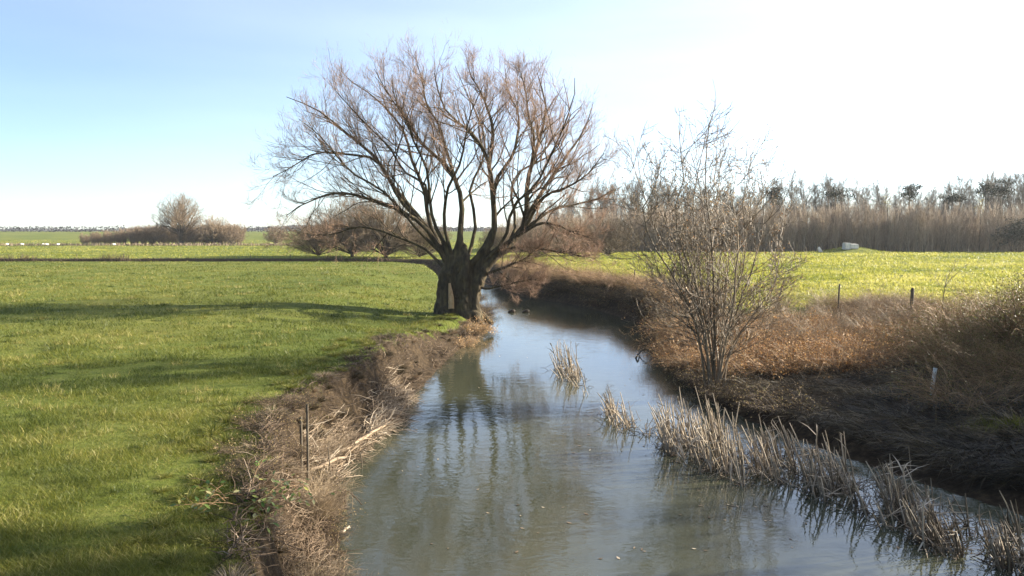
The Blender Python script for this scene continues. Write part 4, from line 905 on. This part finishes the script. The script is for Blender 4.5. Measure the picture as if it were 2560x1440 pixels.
# ------------------------------------------------------------------ left bank: debris, roots, posts, brambles
def bank_debris(name, n, i0, i1, d0, d1, mat, label, L=(.15, .6), tl=0, r=(.003, .009), jit=.12, clus=.0):
    cur = LBc[(LBc[:, 1] > i0) & (LBc[:, 1] < i1) & (LBc[:, 0] > -8)]; cur = resample(cur, 200); t = unit(np.gradient(cur, axis=0)); nr = np.stack([-t[:, 1], t[:, 0]], 1)
    k = rng.integers(0, 200, n); off = rng.uniform(d0, d1, n); p = cur[k]+nr[k]*off[:, None]+rng.normal(size=(n, 2))*.05; z = np.maximum(H(p[:, 0], p[:, 1]), -.03)
    ok = fbm(p[:, 0]*1.7, p[:, 1]*1.7, 61)+rng.normal(size=n)*.07 > clus; k, p, z = k[ok], p[ok], z[ok]; n = len(k)
    th = np.arctan2(t[k, 1], t[k, 0])+rng.normal(size=n)*.9; el = rng.normal(size=n)*.35+.05
    dr = np.stack([np.cos(th)*np.cos(el), np.sin(th)*np.cos(el), np.sin(el)], 1); h = rng.uniform(*L, n)
    b = np.column_stack([p, z+rng.random(n)*jit]); out = [b]
    for _ in range(3): dr = unit(dr+rng.normal(size=dr.shape)*.2+[0, 0, -.06]); out.append(out[-1]+dr*(h/3)[:, None])
    P = np.stack(out, 1); R = (rng.uniform(*r, n))[:, None]*np.array([[1, 1, .8, .4]])
    G = Geo(); G.tubes(P, R, 3, tone=np.clip(rng.normal(.5+tl, .2, n)+fbm(p[:, 0]*2.3, p[:, 1]*2.3, 67)*1.2, 0, 1))
    return tag(link(name, G.mesh(name, mat)), label, 'debris', kind='stuff')
bank_debris('flood_litter', 5200, 13.2, 22.5, -.15, .55, M_debris, 'sun-bleached flood litter and roots heaped along the left waterline', (.2, .7), .05, (.004, .011), .2)
bank_debris('twig_litter', 7000, 7.5, 13.6, -.1, 1.0, M_litter, 'brown twig and stalk litter piled on the lowest left bank', (.1, .38), -.08, (.0025, .007), .22)
bank_debris('hanging_roots', 2400, 14.5, 25, .3, 1.0, M_darkcane, 'brown roots and withered grass hanging down the eroded left bank face', (.1, .4), -.1, (.003, .008), .08, -.12)
bank_debris('root_litter', 2200, 21, 44, -.1, .6, M_litter, 'roots and dead stalks on the undercut left bank towards the willow', (.2, .6), -.1, (.004, .011), .2)
# larger sun-bleached driftwood pieces
def stick(name, pts, r, label, cat='branch', mat=M_canel, tone=.5, sub=0, group=None):
    P = resample(np.array(pts, float), 9); c = P[0].copy(); G = Geo(); Pm = (P-c)[None]; R = (r*np.linspace(1, .45, 9))[None]; Pm = Pm+rng.normal(size=Pm.shape)*r*.3
    G.tubes(Pm, R, 6, tone=tone)
    if sub: a, b = spawn(Pm, R, sub, .3, 1, (25, 70), (.15, .4), (0, 0, -.1), .15, .5, 4, .003); G.tubes(a, b, 4, tone=tone)
    return tag(link(name, G.mesh(name, mat), None, c), label, cat, group)
logs = [((700, 1160), (800, 1120), (870, 1085), .055), ((760, 1180), (840, 1150), (900, 1110), .04), ((850, 1130), (920, 1085), (985, 1045), .05), ((640, 1190), (700, 1175), (760, 1165), .035), ((800, 1095), (880, 1065), (960, 1040), .035)]
ll = ['thickest sun-bleached driftwood log along the left waterline', 'short bleached log just below the thickest one', 'bleached log at the far end of the litter heap', 'stubby log at the near end of the litter heap', 'bleached log on top of the litter heap']
for (a, b, c, r), lab in zip(logs, ll): stick('driftwood_log', [bp(*a, .25), bp(*b, .3), bp(*c, .2)], r, lab, 'log', M_debris, .55, 4)
# upright poles
def pole(px, yb, yt, zb, r, label, lean=0):
    b = bp(px, yb, zb); t = bd(px+lean, yt, b[1]); G = Geo(); P = resample([b-np.array([0, 0, .4]), b, (b+t)/2+[.01, 0, 0], t], 8); c = b.copy(); G.tubes((P-c)[None], np.full((1, 8), r)*np.linspace(1.05, .9, 8)[None], 8)
    return tag(link('wooden_pole', G.mesh('wooden_pole', M_post), None, c), label, 'pole')
pole(768, 1312, 1010, 0, .022, 'taller slim wooden pole standing in the water at the left bank')
pole(752, 1240, 1040, .1, .026, 'shorter dark wooden pole right beside the taller one')
pole(826, 1212, 1118, 0, .012, 'thin pale stick standing in the shallows beside the litter', -6)
pole(905, 1168, 1130, 0, .012, 'short stub of a stick in the water off the litter heap', -5)
stick('crossbar', [bp(738, 1212, .45), bp(765, 1206, .45), bp(782, 1200, .45)], .03, 'short dark wooden bar fixed across the two poles', 'wood', M_darkcane, .4)
# dead branch hanging over the water with trailing weed
o = stick('dead_branch', [bp(745, 1262, .25), bp(800, 1240, .32), bp(860, 1222, .32), bp(905, 1262, .1)], .016, 'bare dead branch reaching out over the water from the left bank', 'branch', M_darkcane, .6, 7)
def weed(px, py, n, label):
    p = bp(px, py, .3); G = Geo(); b = p+rng.normal(size=(n, 3))*[.06, .05, .03]; t = np.linspace(0, 1, 4)
    e_ = b+rng.normal(size=(n, 3))*[.03, .03, .04]+[0, 0, -.3]; P = b[:, None]*(1-t)[None, :, None]+e_[:, None]*t[None, :, None]; G.tubes(P-p, np.full((n, 4), .006), 3)
    tag(link('hanging_weed', G.mesh('hanging_weed', M_darkcane), None, p), label, 'weed')
weed(805, 1245, 60, 'dark bunch of flood weed hanging from the dead branch near the pole'); weed(850, 1230, 60, 'dark bunch of flood weed hanging farther out on the dead branch')
stick('floating_wood', [bp(838, 1332, .03), bp(856, 1328, .07), bp(872, 1316, .06)], .03, 'small piece of driftwood floating near the bottom of the left bank', 'driftwood', M_debris, .9, 3)
stick('floating_wood', [bp(822, 1385, .02), bp(845, 1378, .05), bp(865, 1382, .02)], .014, 'dark twig on the water at the very bottom left bank', 'driftwood', M_darkcane, .4, 2)
stick('snag', [bp(1588, 898, -.05), bp(1593, 888, .12), bp(1600, 882, .05)], .035, 'small dark stump poking from the water off the young tree', 'snag', M_darkcane, .1, 0)
stick('snag', [bp(1600, 880, .1), bp(1618, 872, .28), bp(1632, 868, .2), bp(1650, 874, .1)], .022, 'bent dark twig arching over the water by the right bank', 'snag', M_darkcane, .1, 3)
for px, lab in ((1279, 'left of two small dark lumps on the water beyond the bend'), (1315, 'right of two small dark lumps on the water beyond the bend')):
    p = bp(px, 781, 0); G = Geo(); th, ph = np.meshgrid(np.linspace(0, 2*pi, 9)[:-1], np.linspace(0, pi, 7)); V = np.stack([.2*np.sin(ph)*np.cos(th), .12*np.sin(ph)*np.sin(th), .11*np.cos(ph)+.04*np.sin(ph)*np.cos(th)], -1)*(1+.15*rng.random(th.shape)[..., None])
    i, j = np.meshgrid(np.arange(6), np.arange(8), indexing='ij'); jn = (j+1) % 8; G.add(V, Q=np.stack([i*8+j, i*8+jn, (i+1)*8+jn, (i+1)*8+j], -1).reshape(-1, 4), tone=.1)
    tag(link('floating_lump', G.mesh('floating_lump', M_darkcane), None, (p[0], p[1], .05)), lab, 'debris')
# leafy bramble near the bottom left, each leaf a part
lp = bp(612, 1340, 1.0); lz = Hs(lp[0], lp[1]); e = empty('leafy_bramble', (lp[0], lp[1], lz)); tag(e, 'trailing bramble with green and pale yellow leaves on the bottom left bank', 'bramble')
G = Geo(); n = 26; a = rng.random(n)*2*pi; P = []
for k in range(n):
    d = unit(np.array([math.cos(a[k])*.5+.15, math.sin(a[k])*.5-.1, 1.0])); o_ = [np.array([rng.normal()*.18, rng.normal()*.3, -.1])]
    for s_ in range(6): d = unit(d+np.array([math.cos(a[k]), math.sin(a[k]), -1.1])*.17+rng.normal(size=3)*.1); o_.append(o_[-1]+d*.13)
    P.append(o_)
P = np.array(P); R = np.full((n, 7), .005)*np.linspace(1.2, .5, 7)[None]; G.tubes(P, R, 5, tone=.6); a1, b1 = spawn(P, R, 4, .3, 1, (30, 60), (.2, .4), (0, 0, .1), .15, .6, 4, .003); G.tubes(a1, b1, 3, tone=.4); child('canes', G, M_caneb, e)
def leaf_mesh(tone):
    G = Geo(); V = [(0, 0, 0), (.012, .02, .004), (.022, .045, .005), (.014, .07, .002), (0, .09, -.004), (-.014, .07, .002), (-.022, .045, .005), (-.012, .02, .004), (0, .045, -.004)]
    G.add(V, T=[(0, 1, 8), (1, 2, 8), (2, 3, 8), (3, 4, 8), (4, 5, 8), (5, 6, 8), (6, 7, 8), (7, 0, 8)], tone=tone); return G.mesh('leaf', M_greenleaf)
lm = [leaf_mesh(t) for t in (.1, .25, .4, .5, .65, .8)]
pts = np.concatenate([a1[:, -1], a1[:, 2], P[:, 3:].reshape(-1, 3)]); pts = pts[rng.permutation(len(pts))[:190]]
for q_ in pts:
    o = link('leaf', lm[rng.integers(0, 6)], e, q_+rng.normal(size=3)*.01); o.rotation_euler = (rng.uniform(-.9, .6), rng.uniform(-.6, .6), rng.random()*6.28); o.scale = (rng.uniform(.7, 1.2),)*3
# dead grass tussocks along the left bank edge
def tussock(n, h, mat, sp=.12):
    G = Geo(); a = rng.random(n)*2*pi; el = rng.uniform(.3, 1.4, n); dr = np.stack([np.cos(a)*np.cos(el), np.sin(a)*np.cos(el), np.sin(el)], 1); sd_ = unit(np.cross(dr, rng.normal(size=(n, 3)))); hh = rng.uniform(.5, 1.1, n)*h
    b = np.stack([np.cos(a)*sp*rng.random(n), np.sin(a)*sp*rng.random(n), -.03+0*a], 1); G.blades(b, dr, sd_, hh, rng.uniform(.005, .009, n), np.stack([np.cos(a)*.3, np.sin(a)*.3, -.55+0*a], 1)*hh[:, None]*.6, rng.random(n)); return G.mesh('tussock', mat)
tb = [tussock(420, .42, M_canel) for _ in range(3)]; tg = [tussock(420, .32, M_grass) for _ in range(3)]; td = [tussock(420, .36, M_mat) for _ in range(2)]
cur = resample(LBc[(LBc[:, 1] > 6.5) & (LBc[:, 1] < 48) & (LBc[:, 0] > -9)], 150); t = unit(np.gradient(cur, axis=0)); nr = np.stack([-t[:, 1], t[:, 0]], 1)
for k in range(150):
    for rep in range(2 if cur[k, 1] < 24 else 1):
        off = rng.uniform(.25, 2.1); x, y = cur[k]+nr[k]*off+rng.normal(size=2)*.12; z = Hs(x, y)
        if z < .15: continue
        pick, lab, gr = ((tb, 'dry brown grass tussock hanging on the left bank edge', 'dry tussocks along the left bank') if rng.random() < .3 else (td, 'dark withered sedge tussock low on the left bank', 'withered sedge tussocks on the left bank')) if off < 1.2 else \
                        ((tg, 'green grass tussock on the lip of the left bank', 'green tussocks along the lip of the left bank') if rng.random() < 1.1 else (tb, 'dry brown grass tussock hanging on the left bank edge', 'dry tussocks along the left bank'))
        s_ = rng.uniform(.5, 1.1)*(1 if y > 12 else .8); o = link('grass_tussock', pick[rng.integers(0, len(pick))], None, (x, y, z), rng.random()*6.28, (s_, s_, s_*rng.uniform(.7, 1.1))); tag(o, lab, 'grass', gr)
for k in range(46):
    q_ = rng.integers(0, 70); off = rng.uniform(.75, 1.25); x, y = cur[q_]+nr[q_]*off; z = Hs(x, y); s_ = rng.uniform(.5, .95)
    pk, lab, gr = (tb, 'dry brown grass tussock hanging on the left bank edge', 'dry tussocks along the left bank') if k % 2 else (td, 'dark withered sedge tussock low on the left bank', 'withered sedge tussocks on the left bank')
    o = link('grass_tussock', pk[k % len(pk)], None, (x, y, z-.05), rng.random()*6.28, s_); tag(o, lab, 'grass', gr)
lowc = resample(LBc[(LBc[:, 1] > 7.5) & (LBc[:, 1] < 17) & (LBc[:, 0] > -6)], 40); tt = unit(np.gradient(lowc, axis=0)); nn = np.stack([-tt[:, 1], tt[:, 0]], 1)
for k in range(26):
    q_ = rng.integers(0, 40); off = rng.uniform(.1, 1.15 if k % 3 else .5); x, y = lowc[q_]+nn[q_]*off
    if k % 3: bush(V_dark, x, y, rng.uniform(.28, .48), 'small dark bramble tangle on the low part of the left bank', 'dark bramble tangles on the left bank')
    else: bush(V_stalk, x, y, rng.uniform(.25, .42), 'small clump of dry upright stalks on the low left bank', 'dry stalks on the left bank', 'dry_stalk_clump', 'plant')
# bright dead fern clump and roots under the willow
V_fern = [thicket(1.2, .8, 90, 1500, (M_canel, M_straw), (.04, .09))]
for px, py, s_, lab in ((1195, 838, .95, 'bright orange-straw dead fern clump at the waterline below the willow'), (1170, 862, .7, 'smaller straw-coloured fern clump just left of the bright one')):
    p = bp(px, py, .1); bush(V_fern, p[0]-.3, p[1]+.3, s_, lab, None, 'fern_clump', 'fern')
for px, py, s_ in ((1215, 790, .8), (1185, 775, .7), (1225, 765, .8), (1200, 745, .8), (1235, 745, .7), (1250, 740, .7)):
    p = bp(px, py, .4); bush(V_dark, p[0]-.4, p[1], s_, 'brown tangled undergrowth at the waterline right of the willow trunk', 'undergrowth beside the willow trunk')
print('objects', len(bpy.data.objects), 'tris', sum(sum(len(p_.vertices)-2 for p_ in []) for m in []) )
print('verts total', sum(len(m.vertices) for m in bpy.data.meshes), 'faces', sum(len(m.polygons) for m in bpy.data.meshes))

# leaves, scum and bits of reed drifting on the water
n = 420; D = 11*(50/11)**rng.random(n); x = rng.uniform(-.3, .55, n)*D; ok = inside(x, D) & (fbm(x*.5, D*.3, 90) > -.02); x, D = x[ok], D[ok]; n = len(x)
G = Geo(); th = rng.random(n)*2*pi; L_ = rng.uniform(.02, .06, n); u = np.stack([np.cos(th), np.sin(th), 0*th], 1); v = np.stack([-np.sin(th), np.cos(th), 0*th], 1); c = np.stack([x, D, .006+0*x], 1)
V = np.stack([c-u*L_[:, None], c-v*L_[:, None]*.45, c+u*L_[:, None]+[0, 0, .008], c+v*L_[:, None]*.45], 1); G.add(V, Q=np.arange(n*4).reshape(-1, 4), tone=np.repeat(rng.random(n), 4))
tag(link('floating_leaves', G.mesh('floating_leaves', M_debris)), 'small leaves and specks drifting on the river', 'leaves', kind='stuff')

# faint winter haze over the fields
hz = bpy.data.meshes.new('haze'); hv = [(x, y, z) for z in (-8.5, 19) for y in (-45, 1450) for x in (-1600, 1600)]
hz.from_pydata(hv, [], [(0, 2, 3, 1), (4, 5, 7, 6), (0, 1, 5, 4), (2, 6, 7, 3), (0, 4, 6, 2), (1, 3, 7, 5)]); M_haze = bpy.data.materials.new('haze'); n_ = nodes(M_haze)
pv = n_.nodes.new('ShaderNodeVolumePrincipled'); pv.inputs['Color'].default_value = (.95, .97, 1, 1); pv.inputs['Density'].default_value = .00018; pv.inputs['Anisotropy'].default_value = .3
ov = n_.nodes.new('ShaderNodeOutputMaterial'); n_.links.new(pv.outputs[0], ov.inputs['Volume']); hz.materials.append(M_haze)
tag(link('haze', hz), 'thin winter haze over the fields', kind='stuff')

# rank tufts, withered stalks and worn patches scattered over the left meadow
nc = 260; D = 8.5*(70/8.5)**rng.random(nc); x = rng.uniform(-.85, -.12, nc)*D; z, d, left, ins = H(x, D, True); ok = (~ins) & left & (d > 2.2); x, D = x[ok], D[ok]; m_ = 60
xx = (x[:, None]+rng.normal(size=(len(x), m_))*(.10+.12*rng.random((len(x), 1)))).ravel(); yy = (D[:, None]+rng.normal(size=(len(x), m_))*.10).ravel(); zz = H(xx, yy); n = len(xx); tn = np.repeat(rng.random(len(x)), m_)
G = Geo(); G.blades(np.stack([xx, yy, zz-.01], 1), unit(rng.normal(size=(n, 3))*.55+[0, 0, 1]), unit(rng.normal(size=(n, 3))*[1, 1, 0]), rng.uniform(.06, .17, n), rng.uniform(.006, .012, n)*np.maximum(1, yy/14), rng.normal(size=(n, 3))*.04, np.clip(np.where(tn < .55, rng.normal(.05, .1, n), rng.normal(.9, .15, n)), 0, 1))
tag(link('rank_tufts', G.mesh('rank_tufts', M_grass)), 'rank darker tufts and withered grass dotted over the left meadow', 'grass', kind='stuff')
